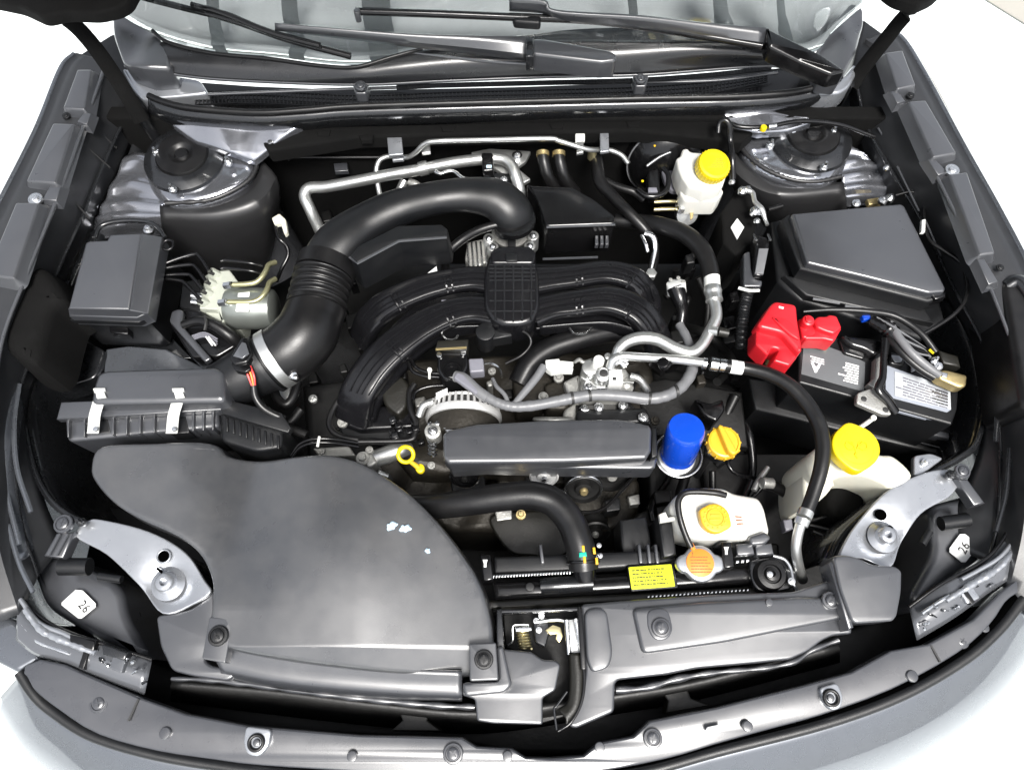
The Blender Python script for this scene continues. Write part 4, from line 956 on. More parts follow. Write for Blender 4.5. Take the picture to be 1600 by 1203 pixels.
# ---- left fuse box
fb = thing('fuse_box', 'tall black fuse box with a smooth lid beside the left strut tower', 'fuse box', 170, 430, -.1)
pad('lid', [(133, 379), (140, 376), (167, 375), (172, 366), (222, 364), (202, 484), (106, 482)], -.035, .03, M['satin'], fb, r=.004, seg=4)
pad('lid_side', [(221, 364, -.036), (253, 370, -.052), (231, 490, -.052), (202, 485, -.036)], -.04, .03, M['satin'], fb, r=.002)
pad('lid_front', [(106, 481, -.037), (203, 483, -.037), (231, 489, -.052), (214, 497, -.055), (108, 494, -.052)], -.04, .03, M['satin'], fb, r=.002)
pad('lid_rim', [(110, 488), (132, 385), (252, 372), (256, 380), (232, 496), (216, 504), (108, 500)], -.066, .012, M['plastic'], fb, r=.002)
pad('case', [(115, 490), (135, 390), (250, 378), (252, 384), (226, 496), (214, 502), (112, 498)], -.075, .10, M['plastic'], fb, r=.003)
pad('latch_tab', [(170, 510), (200, 512), (200, 522), (172, 520)], -.10, .02, M['gloss'], fb, r=.002)
bolt(fb, 218, 515, -.13, 7, M['steel'], 'hex'); bolt(fb, 232, 359, -.08, 8, M['steel'], 'hex')
torus('bracket_ring', 262, 383, -.06, 9, 2, M['gloss'], fb); 
tube('support_rod', [(148, 372, -.07), (160, 352, -.07), (200, 345, -.07), (240, 350, -.07), (258, 372, -.07)], 3.5, M['bpaint'], fb, n=8)

# ---- brake control unit
ac = thing('brake_control_unit', 'pale metal brake control block with silver motor and bent pipes', 'brake unit', 350, 480, -.15)
pad('valve_block', [(320, 430), (332, 424), (358, 421), (372, 440), (362, 480), (348, 505), (338, 484), (311, 482)], -.11, .06, M['block'], ac, r=.003, corner=.002)
pad('block_side', [(312, 484), (346, 484), (362, 440), (373, 442), (378, 470), (372, 510), (340, 500)], -.125, .06, M['block'], ac, r=.003)
for k in range(4):
    x, y = 329 - k * 6, 424 + k * 15
    cyl('pipe_nut', x, y, -.10, 7, .02, M['block'], ac, axis=(-.5, 0, .8), n=8); cyl('port', x - 3, y, -.094, 3.5, .01, M['ink'], ac, axis=(-.5, 0, .8), n=12)
mc = P(366, 482, -.125); me_ = P(430, 482, -.125); rm = S(33, 400, 480, -.12)
lathe('pump_motor', mc, [(rm * .9, -.01), (rm, 0), (rm, .045), (rm * .97, .05), (rm * .97, .054), (rm * .9, .068), (rm * .75, .072)], M['motor'], ac, axis=(1, 0, 0), n=40)
pad('motor_label', [(372, 458), (390, 456), (388, 486), (368, 486)], -.0885, .004, M['label_w'], ac, r=.0004)
bp = [[(327, 424), (312, 402), (300, 398), (258, 412), (250, 422), (248, 432)], [(322, 440), (306, 418), (294, 414), (256, 420), (248, 430), (246, 440)], [(318, 454), (300, 433), (290, 429), (252, 431), (246, 440), (244, 448)], [(313, 468), (290, 444), (278, 438), (250, 436), (243, 446), (242, 456)]]
for k, b_ in enumerate(bp): tube('brake_pipe', [(x, y, -.085 - .003 * k) for x, y in b_], 3, M['gloss'], ac, n=8)
for k in range(2): tube('brake_pipe', [(345, 408 + 12 * k, -.10), (355, 407 + 12 * k, -.10), (390, 411 + 12 * k, -.10), (410, 416 + 12 * k, -.11)], 3, M['gloss'], ac, n=8)
tube('valve_pipe', [(362, 445, -.09), (385, 444, -.09), (402, 440, -.09), (414, 426, -.09), (420, 414, -.10), (430, 410, -.11)], 4.2, M['olive'], ac, n=10)
tube('valve_pipe', [(354, 472, -.09), (388, 472, -.09), (404, 468, -.09), (416, 455, -.09), (421, 442, -.10), (430, 436, -.11)], 4.2, M['olive'], ac, n=10)
for x, y in ((362, 445), (354, 472)): cyl('pipe_nut', x, y, -.083, 6, .014, M['steel'], ac, axis=(1, 0, .3), n=6)
pad('connector_box', [(270, 484), (286, 480), (318, 486), (352, 512), (370, 540), (340, 558), (300, 560), (264, 506)], -.12, .05, M['gloss'], ac, r=.005, corner=.006)
pad('connector_frame', [(264, 502), (268, 486), (280, 482), (286, 486), (284, 508), (330, 560), (320, 566)], -.105, .01, M['satin'], ac, r=.003, corner=.004)
tube('harness', [(286, 508, -.105, 7), (310, 502, -.10, 8), (335, 508, -.10, 9), (360, 525, -.11, 10), (375, 540, -.13, 9)], 8, M['rubber'], ac, n=12)
tube('zip_tie', [(320, 494, -.088), (322, 505, -.086), (320, 516, -.09)], 2.5, M['ink'], ac, n=6)
for k in range(3): tube('wire', [(300, 525 + 3 * k, -.11), (320, 520 + 3 * k, -.108), (340, 530 + 4 * k, -.112)], 1.4, M['greyconn'], ac, n=6)
for k in range(2): tube('wire', [(322 + 4 * k, 526, -.105), (332 + 5 * k, 540, -.105)], 1.4, M['label_w'], ac, n=6)
pad('unit_bracket', [(285, 440), (312, 436), (318, 470), (312, 500), (280, 478)], -.135, .03, M['plastic'], ac, r=.003)
for y in (462, 472): cyl('damper', 298, y, -.125, 6, .03, M['steel'], ac, axis=(-1, 0, .2), n=12)

cl = thing('hose_clip', 'pale green-white plastic clip on the left strut tower wall', 'clip', 437, 350, -.15)
pad('clip_body', [(424, 340), (436, 333), (446, 342), (449, 362), (444, 366), (438, 348), (428, 350)], -.12, .012, M['cream'], cl, r=.003, corner=.003)
tube('clipped_wire', [(430, 352, -.13), (436, 372, -.13), (448, 385, -.14), (450, 400, -.15), (440, 420, -.16), (432, 440, -.18)], 3, M['gloss'], cl, n=8)

# ---- aluminium pipes at the back
ap = thing('coolant_pipe', 'thick bare aluminium pipe bent across the back left of the bay', 'pipe', 640, 270, -.1)
tube('pipe', [(512, 385, -.19), (498, 356, -.16), (484, 326, -.13), (476, 306, -.12), (484, 294, -.115), (510, 292, -.11), (560, 283, -.10), (610, 273, -.095), (652, 266, -.09), (700, 256, -.085), (745, 250, -.08), (778, 248, -.08), (796, 255, -.08), (806, 275, -.085), (812, 300, -.10), (812, 312, -.12)], 9, M['alu'], ap, n=18)
tube('crimp_sleeve', [(655, 265, -.09), (668, 262, -.088)], 11, M['alu'], ap, n=18)
pad('clamp', [(752, 238), (770, 238), (772, 266), (754, 268)], -.064, .03, M['gloss'], ap, r=.004, corner=.004); pad('clamp_mark', [(760, 258), (768, 258), (768, 262), (760, 262)], -.062, .002, M['cyan'], ap, r=.0003)
tube('small_pipe', [(680, 268, -.08), (688, 272, -.08), (702, 268, -.08), (712, 270, -.08), (722, 278, -.08), (738, 284, -.08), (764, 288, -.09), (775, 298, -.10)], 3, M['steel'], ap, n=8)
fp = thing('thin_refrigerant_pipe', 'thin bright pipe running along the firewall below the cowl', 'pipe', 780, 220, -.08)
tube('pipe', [(598, 318, -.14, 4), (592, 298, -.12, 4), (588, 268, -.10, 4), (594, 250, -.09, 4), (612, 244, -.085, 4), (636, 246, -.08, 4), (650, 238, -.06, 4), (664, 225, -.04, 4), (684, 221, -.033, 4), (760, 219, -.033, 4), (856, 217, -.033, 4), (875, 221, -.035, 4), (920, 234, -.05, 4), (948, 234, -.08, 4), (970, 242, -.085, 4), (982, 256, -.09, 4)], 4, M['alu'], fp, n=10)
cyl('joint', 926, 235, -.068, 7, .02, M['zinc'], fp)
def tab_(x0, y0, x1, y1, par, name='bracket_tab', mat='silverpaint', skew=3, h=-.05):
    pad(name, [(x0, y0), (x1, y0 - 1), (x1 + skew, y1 - 2), (x0 + skew, y1)], h, .006, M[mat], par, r=.0015, corner=.002)
tab_(604, 207, 627, 243, fp); tab_(613, 244, 631, 251, fp, skew=0, h=-.062); tab_(656, 213, 670, 240, fp, mat='alu', h=-.065); tab_(937, 200, 951, 238, fp, skew=1); tab_(899, 203, 914, 222, fp, mat='white_p', skew=0); tab_(901, 222, 912, 240, fp, mat='alu', skew=0)
pad('bracket_notch', [(610, 206), (620, 206), (615, 213)], -.0485, .003, M['ink'], fp, r=.0004)
sp = thing('vacuum_pipe', 'short dull aluminium stub pipe behind the intake hose', 'pipe', 625, 300, -.13)
tube('stub', [(632, 282, -.12), (624, 300, -.13), (612, 322, -.14)], 7, M['alu'], sp, n=12); tube('stub_elbow', [(640, 284, -.12), (652, 290, -.12), (662, 300, -.13)], 6, M['cast'], sp, n=12)
for k, (x, y) in enumerate(((848, 0), (873, 0))):
    t_ = thing('heater_hose', ('left' if k == 0 else 'right') + ' one of two short black heater hoses with clamps at the firewall', 'hose', x, 250, -.08, 'heater hoses at the firewall')
    tube('hose', [(x, 240, -.07, 9), (x + 3, 258, -.08, 9.5), (x + 10, 280, -.10, 9.5), (x + 26, 302, -.14, 9.5)], 9, M['rubber'], t_, n=16)
    band('hose_clamp', P(x, 241, -.07), (0, -1, -.3), S(9.5, x, 241), .008, .0015, M['brass'], t_, n=24)
hg = thing('wiring_harness', 'thick black taped wiring harness dropping from the firewall toward the engine', 'harness', 950, 300, -.1)
tube('loom', [(930, 236, -.09, 9), (934, 262, -.09, 10), (938, 285, -.09, 10), (958, 308, -.09, 9), (985, 335, -.09, 9), (1010, 362, -.10, 8), (1022, 388, -.12, 8), (1020, 420, -.14, 7)], 9, M['rubber'], hg, n=14)
tube('loom', [(940, 280, -.10, 6), (965, 292, -.10, 6), (990, 300, -.10, 6), (1005, 312, -.11, 6)], 6, M['rubber'], hg, n=10)
tube('bent_pipe', [(1002, 368, -.09, 3), (1008, 380, -.09, 3), (1012, 394, -.095, 3)], 3, M['steel'], hg, n=8)
tube('bent_pipe', [(1008, 364, -.09, 5), (1020, 370, -.09, 5), (1024, 388, -.10, 5), (1019, 412, -.12, 5), (1016, 424, -.13, 5)], 5, M['steel'], hg, n=10)
cyl('pipe_nut', 1018, 426, -.12, 9, .012, M['alu'], hg, n=6)

# ---- upper black resonator box behind the manifold
rz = thing('resonator_box', 'black angular resonator box behind the engine, right of the intake hose', 'resonator box', 900, 340, -.1)
pad('box_top', [(822, 288), (845, 290), (895, 292), (930, 312), (962, 338), (961, 350), (854, 354), (845, 330), (838, 310)], -.055, .085, M['gloss'], rz, r=.004, corner=.006)
tube('box_highlight', [(848, 405, -.087, 2), (934, 402, -.087, 2)], 2, M['satin'], rz, n=6, smooth=False); tube('box_highlight', [(854, 355, -.054, 2), (961, 351, -.054, 2)], 2, M['satin'], rz, n=6, smooth=False)  # satin tubes drawn as highlight lines along the box edges
for k in range(3): pad('vent_slot', [(930 + k * 8, 368), (935 + k * 8, 368), (935 + k * 8, 382), (930 + k * 8, 382)], -.080, .012, M['satin'], rz, r=.001)
pad('bracket', [(735, 238), (765, 232), (830, 236), (822, 252), (808, 262), (830, 280), (815, 288), (770, 262)], -.10, .008, M['alu'], rz, r=.002, corner=.004); bolt(rz, 808, 243, -.095, 8, M['steel'], 'hex'); bolt(rz, 787, 281, -.09, 6, M['steel'], 'hex')
pad('bracket', [(768, 270), (800, 270), (812, 300), (800, 308), (775, 290)], -.10, .01, M['bpaint'], rz, r=.002)

# ---- throttle body
tb_ = thing('throttle_body', 'cast metal throttle body under the end of the intake hose', 'throttle body', 797, 370, -.12)
lathe('bore', P(798, 366, -.12), [(S(30, 798, 366), -.05), (S(30, 798, 366), .0), (S(33, 798, 366), .004), (S(33, 798, 366), .010)], M['cast'], tb_, n=36)
for x, y in ((764, 372), (833, 368), (770, 385), (828, 384)): cyl('lug', x, y, -.10, 9, .04, M['alu'], tb_, n=16); bolt(tb_, x, y, -.095, 5, M['steel'], 'hex')
pad('motor_case', [(730, 378), (758, 372), (762, 410), (736, 422), (726, 405)], -.12, .05, M['cast'], tb_, r=.004, corner=.005)
for k in range(5): tube('motor_rib', [(730 + k * 7, 378, -.115), (733 + k * 7, 416, -.115)], 1.6, M['steel'], tb_, n=6)
pad('strap', [(792, 350), (806, 350), (806, 396), (794, 396)], -.085, .01, M['plastic'], tb_, r=.002)
bh = thing('breather_hose', 'slim black breather hose curving from the intake to the engine', 'hose', 720, 380, -.08)
tube('hose', [(696, 418, -.13, 7), (695, 402, -.10, 7), (706, 388, -.085, 7), (726, 372, -.075, 7), (748, 360, -.065, 7), (775, 352, -.06, 7), (800, 350, -.06, 7)], 7, M['rubber'], bh, n=14)

# ---- intake manifold
im = thing('intake_manifold', 'glossy black four-branch intake manifold with gridded centre on top of the engine', 'intake manifold', 802, 460, -.1)
pad('plenum', [(756, 424), (764, 396), (778, 390), (824, 390), (836, 400), (842, 424), (844, 480), (834, 502), (815, 508), (785, 508), (768, 500), (756, 480)], -.062, .06, M['manifold'], im, r=.010, seg=4, corner=.015)
for k in range(5):
    x = 774 + k * 14
    tube('grid_rib', [(x, 414, -.0608, 1.4), (x, 460, -.0608, 1.4), (x, 503 - abs(k - 2) * 1.5, -.0612, 1.4)], 1.4, M['cowl'], im, n=6)  # lighter than the plenum, edge highlights put into the rib colour
for k in range(8):
    y = 414 + k * 6 + max(0, k - 4) * 10
    if y < 504: tube('grid_rib', [(765, y, -.0610, 1.1), (802, y, -.0606, 1.1), (836, y, -.0610, 1.1)], 1.1, M['cowl'], im, n=6)
pad('plenum_neck', [(766, 392), (780, 384), (828, 384), (838, 394), (834, 412), (768, 412)], -.058, .04, M['manifold'], im, r=.005, corner=.006)
pad('neck_lock', [(790, 396), (808, 396), (808, 408), (791, 408)], -.054, .01, M['plastic'], im, r=.002)
runners = [
    [(775, 440, -.085, 20), (740, 436, -.085, 17), (705, 440, -.085, 17), (665, 450, -.088, 18), (625, 466, -.095, 19), (595, 484, -.11, 20), (575, 505, -.13, 20), (565, 530, -.17, 20)],
    [(775, 488, -.085, 20), (740, 484, -.085, 18), (705, 490, -.085, 19), (662, 510, -.09, 21), (620, 540, -.095, 23), (585, 575, -.105, 24), (560, 615, -.12, 24), (552, 655, -.16, 24)],
    [(832, 440, -.085, 20), (865, 436, -.085, 17), (900, 432, -.085, 16), (945, 426, -.088, 16), (980, 432, -.092, 17), (1002, 448, -.105, 17), (1012, 470, -.13, 17), (1012, 495, -.16, 17)],
    [(832, 490, -.085, 20), (865, 480, -.085, 17), (900, 475, -.085, 18), (945, 470, -.088, 19), (980, 478, -.092, 20), (1006, 496, -.10, 20), (1022, 522, -.12, 20), (1030, 550, -.15, 20)]]
runners = [[(x, y, h, w * 1.2) for x, y, h, w in rn] for rn in runners]
pad('runner_deck', [(600, 520), (640, 480), (700, 455), (900, 450), (985, 462), (1005, 520), (960, 520), (840, 515), (760, 512), (690, 520), (640, 545), (600, 600), (570, 640), (560, 600)], -.125, .03, M['manifold'], im, r=.006)
for rn in runners:
    rr_ = tube('runner', rn, 20, M['manifold'], im, n=32, res=8, flat=.5, sq=.55)
    def top_line(off, r):
        out = []
        for i, (x, y, h, w) in enumerate(rn[:-1]):
            nx, ny = rn[i + 1][0] - x, rn[i + 1][1] - y; l = math.hypot(nx, ny)
            out.append((x - ny / l * off * w / 20, y + nx / l * off * w / 20, h + S(w, x, y, h) * .5 + .0018, r))
        return out
    for off in (-11, -3, 3, 11): tube('runner_rib', top_line(off, 1.5 if abs(off) > 5 else 1.9), 1.8, M['manifold'], im, n=6, res=6)
    for i in (2, 4):
        for d in (0, 9):
            x, y, h, w = rn[i]; nx, ny = rn[i + 1][0] - x, rn[i + 1][1] - y; l = math.hypot(nx, ny)
            x += nx / l * d; y += ny / l * d
            zt = h + S(w, x, y, h) * .5
            tube('cross_rib', [(x + ny / l * w * .75, y - nx / l * w * .75, zt - .007, 2.2), (x, y, zt + .0015, 2.2), (x - ny / l * w * .75, y + nx / l * w * .75, zt - .007, 2.2)], 1.6, M['manifold'], im, n=6)
# lower glossy web of the front left branch and joint lines
loft('runner_web', [[(760, 508, -.10), (700, 512, -.10), (650, 535, -.10), (610, 570, -.11), (580, 610, -.12), (562, 650, -.14)], [(762, 520, -.13), (705, 530, -.13), (665, 550, -.13), (630, 585, -.14), (600, 625, -.15), (585, 660, -.16)]], M['manifold'], im, N=30, K=4, ssm=True)
loft('runner_web', [[(843, 510, -.10), (900, 505, -.10), (950, 503, -.10), (990, 512, -.11)], [(843, 525, -.13), (900, 520, -.13), (960, 522, -.13), (1000, 535, -.14)]], M['manifold'], im, N=30, K=4, ssm=True)
pad('cross_bar', [(688, 466), (760, 463), (760, 470), (690, 474)], -.088, .01, M['manifold'], im, r=.002)
tube('cross_bar_edge', [(690, 471, -.084, 2.2), (759, 466, -.084, 2.2)], 2.2, M['greyconn'], im, n=6, smooth=False)
pad('data_tag', [(664, 430), (682, 416), (684, 428), (668, 432)], -.10, .003, M['label_w'], im, r=.0005)
tube('wire_loop', [(690, 522, -.10, 2), (698, 530, -.10, 2), (710, 530, -.10, 2), (716, 524, -.10, 2)], 2, M['steel'], im, n=6); tube('wire_loop', [(890, 513, -.10, 2), (898, 521, -.10, 2), (914, 521, -.10, 2), (924, 512, -.10, 2)], 2, M['steel'], im, n=6)
pad('manifold_foot', [(535, 640), (560, 628), (640, 640), (648, 668), (560, 672), (530, 660)], -.17, .04, M['manifold'], im, r=.005, corner=.006)
pad('manifold_flange', [(528, 660), (640, 662), (652, 690), (600, 694), (534, 680)], -.19, .03, M['plastic'], im, r=.004)
# ---- engine block mass under everything
eb = thing('engine_block', 'grimy cast metal flat engine under the manifold, pipes and belt cover', 'engine', 800, 620, -.35)
pad('crankcase', [(600, 560), (1010, 540), (1030, 620), (1000, 700), (1000, 740), (640, 740), (600, 690)], -.24, .25, M['grime'], eb, r=.02, hf=lambda x, y: .010 * math.sin(x * .06) * math.cos(y * .07), cell=.02)
pad('cylinder_head', [(470, 600), (600, 580), (620, 760), (480, 760)], -.30, .20, M['deep'], eb, r=.02)
pad('cylinder_head', [(1010, 560), (1160, 600), (1180, 800), (1010, 790)], -.32, .20, M['deep'], eb, r=.02)
pad('front_case', [(560, 716), (640, 704), (700, 740), (900, 742), (1000, 745), (1000, 830), (700, 830), (620, 770)], -.30, .2, M['grime'], eb, r=.012, corner=.02, hf=lambda x, y: .006 * math.sin(x * .09 + y * .05), cell=.014)
for q, h, m in (([(880, 640), (905, 625), (935, 640), (945, 670), (900, 672), (880, 662)], -.15, 'cast'), ([(850, 600), (880, 590), (900, 615), (885, 640), (855, 640)], -.15, 'grime'), ([(800, 580), (850, 572), (870, 600), (840, 640), (805, 640)], -.17, 'grime'), ([(590, 590), (625, 583), (640, 600), (636, 635), (622, 650), (600, 632)], -.14, 'mesh'), ([(900, 640), (1010, 636), (1020, 660), (900, 668)], -.13, 'plastic')):
    pad('casting', q, h, .1, M[m], eb, r=.006, corner=.008)
for x, y, h, r_, m in ((873, 590, -.14, 8, 'cast'), (849, 620, -.14, 8, 'cast'), (936, 636, -.125, 8, 'steel'), (974, 633, -.125, 8, 'steel'), (1005, 652, -.12, 8, 'steel'), (913, 638, -.13, 6, 'steel'), (489, 623, -.25, 7, 'alu'), (535, 660, -.16, 8, 'cast'), (577, 703, -.16, 6, 'cast'), (502, 705, -.15, 5, 'cast'), (567, 716, -.15, 11, 'cast'), (1115, 648, -.2, 6, 'steel'), (1024, 657, -.14, 7, 'grime'), (814, 804, -.22, 8, 'brass')):
    bolt(eb, x, y, h, r_, M[m], 'hex')
tube('cast_tube', [(572, 722, -.17, 12), (600, 712, -.165, 14), (625, 703, -.16, 13), (640, 700, -.17, 10)], 13, M['alu'], eb, n=18)
pad('cast_boss', [(560, 716), (580, 706), (590, 722), (576, 732)], -.15, .05, M['cast'], eb, r=.004, corner=.005)
pad('cast_rail', [(488, 700), (545, 696), (556, 712), (500, 714)], -.17, .03, M['cast'], eb, r=.003, corner=.004)
tube('stay', [(590, 738, -.16, 5), (605, 744, -.17, 5)], 5, M['alu'], eb)
curvepad('under_shield', [(765, 812), (800, 800), (890, 800), (905, 830), (880, 868), (830, 868), (795, 860)], -.28, .01, M['mesh'], eb, r=.004)
rn_ = random.Random(11)
for k in range(16):
    x, y = rn_.uniform(470, 1200), rn_.uniform(720, 860)
    m = rn_.choice(['deep', 'grime', 'plastic', 'cast'])
    w = rn_.uniform(8, 24); hh = -rn_.uniform(.26, .36); a = rn_.uniform(0, 3.1)
    pts_ = [(x + w * math.cos(a + t) * (1.4 if t % 2 < 1 else .8), y + w * math.sin(a + t) * .8) for t in (0, 1.2, 2.4, 3.5, 4.8)]
    pad('casting', pts_, hh, .08, M[m], eb, r=.005, corner=.006)

for k in range(9):
    x0_, y0_ = rn_.uniform(480, 590), rn_.uniform(660, 715)
    tube('oil_line', [(x0_, y0_, -.24, 3), (x0_ + 25, y0_ + rn_.uniform(-12, 12), -.235, 3), (x0_ + 60, y0_ + rn_.uniform(-20, 10), -.25, 3)], 3, M[rn_.choice(['rubber', 'grime', 'gloss'])], eb, n=8)
for k in range(26):
    x0_, y0_ = rn_.uniform(600, 1010), rn_.uniform(560, 640); w = rn_.uniform(5, 15)
    if rn_.random() < .4: bolt(eb, x0_, y0_, -.20, rn_.uniform(4, 8), M[rn_.choice(['cast', 'grime', 'grime'])], 'hex')
    else: pad('casting', [(x0_, y0_), (x0_ + w * 1.5, y0_ - 4), (x0_ + w * 1.6, y0_ + w), (x0_ + 3, y0_ + w * 1.2)], -.19 - rn_.random() * .02, .05, M[rn_.choice(['grime', 'deep', 'cast', 'plastic'])], eb, r=.003, corner=.003)
for k in range(22):
    x0_, y0_ = rn_.uniform(700, 1040), rn_.uniform(735, 800); w = rn_.uniform(6, 18)
    pad('casting', [(x0_, y0_), (x0_ + w * 1.5, y0_ - 4), (x0_ + w * 1.6, y0_ + w), (x0_ + 3, y0_ + w * 1.2)], -.25 - rn_.random() * .03, .05, M[rn_.choice(['grime', 'deep', 'deep', 'plastic', 'cast'])], eb, r=.003, corner=.003)
# ---- EGR/purge valves in front of the manifold
ev = thing('purge_valve', 'black square valve with a round diaphragm and grey plug in front of the manifold', 'valve', 706, 570, -.12)
pad('valve_bracket', [(680, 545), (684, 532), (732, 530), (730, 548)], -.075, .03, M['mesh'], ev, r=.002); tube('bracket_edge', [(681, 546, -.073, 2), (729, 543, -.073, 2)], 2, M['brass'], ev, n=6)
pad('valve_body', [(683, 548), (730, 546), (732, 572), (722, 592), (694, 594), (683, 580)], -.085, .05, M['gloss'], ev, r=.006, corner=.006)
for x, y in ((686, 554), (724, 551)): bolt(ev, x, y, -.081, 4.5, M['steel'], 'plug', 'screw')
for r_ in (15, 9): torus('diaphragm_ring', 707, 578, -.082, r_, 1.5, M['gloss'], ev, n=24, m=6)
pad('plug', [(732, 560), (755, 559), (757, 580), (734, 582)], -.085, .025, M['greyconn'], ev, r=.003, corner=.003)
tube('wire', [(757, 568, -.09, 2), (768, 568, -.09, 2), (780, 576, -.10, 2), (784, 590, -.12, 2)], 2, M['steel'], ev, n=6)
ev2 = thing('purge_valve', 'cylindrical black solenoid valve hanging under the manifold centre', 'valve', 768, 530, -.13)
cyl('solenoid', 758, 518, -.085, 15, .05, M['plastic'], ev2); pad('mount', [(765, 505), (800, 508), (800, 525), (770, 530)], -.095, .03, M['plastic'], ev2, r=.003)
tube('vacuum_line', [(795, 515, -.09, 2.5), (812, 516, -.09, 2.5), (826, 524, -.09, 2.5), (829, 538, -.095, 2.5), (815, 555, -.10, 2.5), (790, 568, -.11, 2.5)], 2.5, M['rubber'], ev2, n=8)
ch = thing('crossover_hose', 'thick matte black coolant hose curving below the right manifold branches', 'hose', 880, 560, -.16)
tube('hose', [(812, 600, -.15, 19), (830, 568, -.14, 19), (860, 545, -.135, 18), (905, 530, -.135, 17), (950, 520, -.14, 16), (985, 522, -.15, 15)], 18, M['rubber'], ch, n=24)
wl = thing('wiring_loom', 'thin black engine wires with a white tie left of the alternator', 'wiring', 660, 590, -.15)
for k, pts_ in enumerate(([(638, 565), (645, 580), (665, 588), (690, 590), (706, 602)], [(642, 560), (650, 574), (668, 582), (690, 584)], [(645, 625), (650, 612), (670, 604), (700, 602)], [(648, 600), (640, 615), (642, 640), (650, 660), (648, 678), (636, 688), (560, 690)], [(548, 600), (520, 640), (516, 668), (540, 684), (600, 690)])):
    tube('wire', [(x, y, -.12 - .004 * k, 3 if k < 3 else 5) for x, y in pts_], 3, M['gloss'] if k < 3 else M['rubber'], wl, n=8)
tube('cable_tie', [(671, 575, -.11, 2), (671, 592, -.11, 2)], 2, M['white_p'], wl, n=6); cyl('cable_tie_lock', 671, 577, -.105, 4, .006, M['white_p'], wl, n=8)
for k in range(14):
    x, y = rn_.uniform(600, 652), rn_.uniform(648, 690)
    pad('connector', [(x, y), (x + 10, y - 3), (x + 12, y + 5), (x + 2, y + 8)], -.13 + rn_.uniform(-.02, .01), .015, M[rn_.choice(['gloss', 'gloss', 'plastic', 'bpaint'])], wl, r=.002)
tube('hose_end', [(655, 650, -.12, 6), (662, 634, -.11, 6), (676, 628, -.11, 6)], 6, M['alu'], wl, n=12)
w2 = thing('wiring_loom', 'thin black wires with a white tie between filter box and engine', 'wiring', 495, 690, -.15)
for dy in (0, 6): tube('wire', [(455, 712 + dy, -.12, 2.5), (468, 694 + dy, -.11, 2.5), (490, 686 + dy, -.105, 2.5), (520, 686 + dy, -.11, 2.5), (560, 692 + dy, -.13, 2.5)], 2.5, M['gloss'], w2, n=8)
tube('cable_tie', [(499, 682, -.10, 2.2), (496, 698, -.10, 2.2)], 2.2, M['white_p'], w2, n=6)

# ---- alternator
al = thing('alternator', 'silver slotted alternator tucked behind the black belt cover', 'alternator', 725, 645, -.16)
cA = P(724, 672, -.148); rA = S(58, 724, 660, -.14)
ax = Vector((0, 1, -.06)).normalized()
lathe('stator', cA, [(rA * .93, -.02), (rA * .97, 0), (rA * .97, .012), (rA * .90, .016)], M['grime'], al, axis=ax, n=48)
lathe('end_frame', cA + ax * .014, [(rA * 1.0, 0), (rA * 1.04, .004), (rA * 1.03, .012), (rA * .90, .014)], M['brightcast'], al, axis=ax, n=48)
lathe('core', cA + ax * .012, [(rA * .90, 0), (rA * .88, .028), (rA * .8, .032)], M['ink'], al, axis=ax, n=40)
lathe('rear_frame', cA + ax * .042, [(rA * .88, 0), (rA * .90, .003), (rA * .80, .007), (rA * .5, .008)], M['brightcast'], al, axis=ax, n=40)
for k in range(17):
    a = math.pi * (.06 + .88 * k / 16)
    e1 = Vector((1, 0, 0)); e2 = ax.cross(e1)
    if e2.z < 0: e2 = -e2
    d = e1 * math.cos(a) + e2 * math.sin(a)
    wtube('fin', [tuple(cA + d * rA * .99 + ax * .020) + (.0024,), tuple(cA + d * rA * .93 + ax * .044) + (.0024,)], M['brightcast'], al, n=6, res=1)
pad('spec_label', [(681, 614), (699, 606), (699, 615), (682, 624)], -.098, .004, M['label_w'], al, r=.0004)
pad('front_bracket', [(692, 668), (716, 660), (745, 657), (740, 662), (700, 676)], -.095, .03, M['silverpaint'], al, r=.003)
tube('frame_rib', [(717, 636, -.10, 3), (717, 660, -.10, 3)], 3, M['alu'], al, n=8)
cyl('tensioner_nut', 676, 673, -.10, 13, .03, M['cast'], al); bolt(al, 676, 673, -.096, 8, M['steel'], 'hex')
for x, y in ((672, 662), (683, 661)): cyl('lug', x, y, -.10, 4, .02, M['steel'], al, n=10)
for k in range(4): tube('adjuster_thread', [(669, 690 + k * 6, -.11, 2), (676, 694 + k * 6, -.108, 2.4), (682, 691 + k * 6, -.11, 2)], 2, M['steel'], al, n=6)
bolt(al, 674, 727, -.13, 6, M['cast'], 'hex')

# ---- grey conduit across the engine
gc = thing('grey_conduit', 'long grey ribbed wiring conduit curving over the front of the engine', 'conduit', 900, 620, -.09)
tube('sleeve', [(712, 588, -.085, 9), (725, 592, -.08, 9), (745, 610, -.08, 9), (762, 622, -.08, 9)], 9, M['conduit'], gc, n=16)
tube('trunk', [(748, 612, -.082, 8), (775, 628, -.08, 7.5), (800, 635, -.08, 8), (830, 634, -.08, 8.5), (865, 628, -.08, 8.5), (895, 622, -.08, 9), (930, 617, -.08, 9), (975, 619, -.08, 9), (1012, 623, -.08, 9), (1042, 618, -.08, 9), (1065, 604, -.085, 9), (1080, 582, -.09, 9), (1082, 560, -.095, 8), (1074, 530, -.10, 7), (1062, 508, -.11, 7)], 9, M['conduit'], gc, n=16, rmod=lambda f, l: 1 + .04 * math.sin(l * 1600), res=10)
tube('branch', [(803, 632, -.08, 5), (820, 612, -.08, 6), (838, 590, -.08, 6.5), (850, 572, -.08, 6.5)], 6, M['conduit'], gc, n=12)
tube('branch', [(795, 632, -.085, 3.5), (788, 616, -.085, 3.5), (776, 604, -.09, 3.5), (770, 592, -.10, 3)], 3.5, M['conduit'], gc, n=10)
